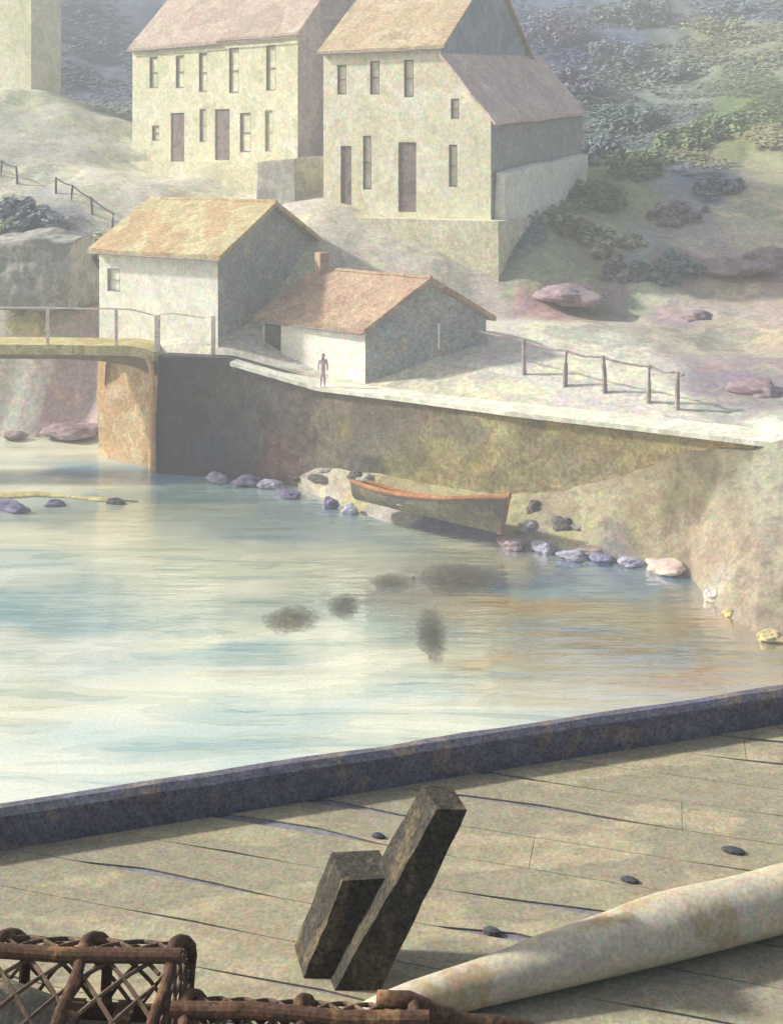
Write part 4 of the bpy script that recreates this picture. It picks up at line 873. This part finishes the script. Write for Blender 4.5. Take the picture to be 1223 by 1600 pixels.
# iron spikes in the planks
for px, py, w_, lb in ((591, 1308, 11, "iron spike in the planks left of the leaning post's top"), (1145, 1331, 18, "largest iron spike, on the planks near the right edge"), (768, 1456, 14, "iron spike next to the upper edge of the spar"), (983, 1377, 14, "iron spike at the end of a plank seam, above the middle of the spar")):
    p = dk(px, py); sc = p.y/FP; q = MB()
    q.tube([(p.x, p.y, DZ-.01), (p.x, p.y, DZ+.008), (p.x, p.y, DZ+.014)], [w_*sc, w_*sc*.95, w_*sc*.5], 9)
    q.v = [(p.x+(a-p.x)*1.0, p.y+(b-p.y)*.5-(a-p.x)*.25, c) for a, b, c in q.v]
    tag(q.build("iron_spike", M['iron'], bevel=0), lb, "spike", "iron spikes in the planks")

# leaning posts
def beam(name, base_l, base_r, top_l, top_r, d, thick, lean_back, label):
    """a squared timber standing on the deck and leaning to the right"""
    b0, b1 = at(*base_l, d), at(*base_r, d); tl, tr = at(*top_l, d+lean_back), at(*top_r, d+lean_back)
    bk_ = Vector((-.04, thick, 0.0)); q = MB(); rows = []; N = 10
    for i in range(N+1):
        u = i/N; a = b0.lerp(tl, u); b = b1.lerp(tr, u)
        j = [Vector((noise.noise(Vector((i*1.3, k, d*3)))*.005, 0, 0)) for k in range(4)]
        rows.append([a+j[0], b+j[1], b+bk_+j[2], a+bk_+j[3]])
    for a, b in zip(rows[:-1], rows[1:]):
        for i in range(4): q.quad(a[i], a[(i+1) % 4], b[(i+1) % 4], b[i])
    q.quad(*rows[0]); q.quad(*rows[-1])
    o = q.build(name, M['post'], bevel=.007); tag(o, label, "post"); return o
beam("mooring_post", (520, 1552), (592, 1552), (684, 1264), (730, 1266), 3.12, .12, .06, "tall dark tarred post leaning to the right on the planks")
beam("mooring_post", (466, 1552), (520, 1552), (536, 1376), (612, 1372), 3.16, .13, .05, "short dark tarred post leaning beside the taller one")
# spar
s0, s1 = dk(655, 1592), dk(1223, 1448); sd = (s1-s0).normalized(); N = 40; sp = MB(); pts = []; rs = []
for i in range(N+1):
    u = i/N; p = s0-sd*.18+sd*(3.2*u); r_ = .034+.053*min(1, u*3.2)**.8+.004*noise.noise(Vector((i*.3, 0, 0))); pts.append(p+Vector((0, 0, r_+.002))); rs.append(r_)
sp.tube(pts, rs, 24); tag(sp.build("spar", M['spar'], smooth=True), "thick pale wooden spar lying on the planks at the lower right", "spar")

# lobster pots
def creel(cx, cy, rz, L, Wd, Ht, label, nh=3):
    t = thing("lobster_pot", label, "lobster pot", (cx, cy, DZ), "lobster pots on the planks")
    Mx = Matrix.Translation((cx, cy, DZ)) @ Matrix.Rotation(rz, 4, 'Z'); T = lambda x, y, z: Mx @ Vector((x, y, z))
    for s_ in (-1, 1):
        q = MB(); q.tube([T(-L/2-.03, s_*Wd/2, .03), T(L/2+.03, s_*Wd/2, .03)], .022, 7); q.build("base_rail", M['pot'], t)
        q = MB(); q.tube([T(-L/2-.02, s_*Wd*.40, Ht*.62), T(0, s_*Wd*.405, Ht*.615), T(L/2+.02, s_*Wd*.40, Ht*.62)], .013, 7); q.build("side_rail", M['pot'], t)
    q = MB()
    for k in range(7): x = -L/2+.04+k*(L-.08)/6; q.box(T(x, 0, .055), (.05, Wd, .016), rz)
    q.build("base_slats", M['pot'], t)
    q = MB(); q.tube([T(-L/2-.03, 0, Ht+.012), T(-L*.2, .004, Ht+.016), T(L*.2, -.004, Ht+.01), T(L/2+.03, 0, Ht+.016)], .017, 12); q.build("top_rail", M['pot'], t)
    def arc_(a, r=1): return (-math.cos(a)*Wd/2*r, max(.03, Ht*math.sin(a)**.75*r))
    for i in range(nh):
        x = -L/2+L*i/(nh-1); q = MB(); q.tube([T(x+.01*math.sin(k), *arc_(math.pi*k/18)) for k in range(19)], .015, 12); q.build("hoop", M['pot'], t)
    q = MB(); nd = 9
    for s_ in (-1, 1):
        for j in range(-nd, nd+1):
            pt = []
            for k in range(25):
                a = math.pi*k/24; x = -L/2+L*(j/nd*1.0+.5+s_*(a/math.pi-.5)*.9)
                if -L/2 <= x <= L/2: pt.append(T(x, *arc_(a, .985)))
            if len(pt) > 1: q.tube(pt, .0055, 5)
    for e in (-1, 1):                  # netted ends
        for k in range(1, 8):
            y = -Wd/2+Wd*k/8; h_ = Ht*max(.05, (1-(2*y/Wd)**2))**.5
            q.tube([T(e*L/2, y, .03), T(e*L/2, y*.9, h_)], .0055, 5)
            zz = Ht*k/8; wy = Wd/2*max(0, 1-(k/8)**2)**.5; q.tube([T(e*L/2, -wy, zz), T(e*L/2, wy, zz)], .0055, 5)
    q.build("net", M['net'], t)
    q = MB(); c = T(.05, 0, .12)
    q.tube([T(-L*.25, 0, .07), T(-L*.22, 0, .16), T(-L*.05, 0, .2), T(L*.12, 0, .16), T(L*.16, 0, .08)], [.06, .1, .11, .1, .05], 10, flat=.8)
    q.build("bait_bag", M['netfill'], t, smooth=True)
p = gz(60, 1488, DZ+.42); creel(-1.02, 2.77, R(-3), .92, .50, .36, "brown lobster pot with bent hoops and netting at the lower left corner", nh=5)
creel(-.22, 2.60, R(-3), .56, .42, .33, "brown lobster pot at the bottom edge, in front of the two dark posts")

q = MB(); a, b = gz(590, 1560, DZ+.33), gz(960, 1650, DZ+.12)
q.tube([a.lerp(b, k/8)+Vector((0, 0, .012*math.sin(k*1.7))) for k in range(9)], [.018, .022, .023, .024, .022, .022, .02, .019, .018], 10)
tag(q.build("pole", M['pot'], smooth=True), "dark brown pole leaning off the end of the lobster pot, below the spar", "pole")

# ------------------------------------------------------------------ sea air
hz = MB(); hz.box((0, 110, 33), (300, 260, 76)); ho = hz.build("haze", None); tag(ho, "thin pale sea haze over the harbour", "haze", kind='stuff')
hm = bpy.data.materials.new("haze"); hm.use_nodes = True; hm.node_tree.nodes.clear(); hN = hm.node_tree.nodes
ov = hN.new("ShaderNodeOutputMaterial"); pv = hN.new("ShaderNodeVolumePrincipled"); pv.inputs['Color'].default_value = (.89, .93, .95, 1); pv.inputs['Density'].default_value = .0035
hm.node_tree.links.new(pv.outputs[0], ov.inputs['Volume']); ho.data.materials.append(hm)
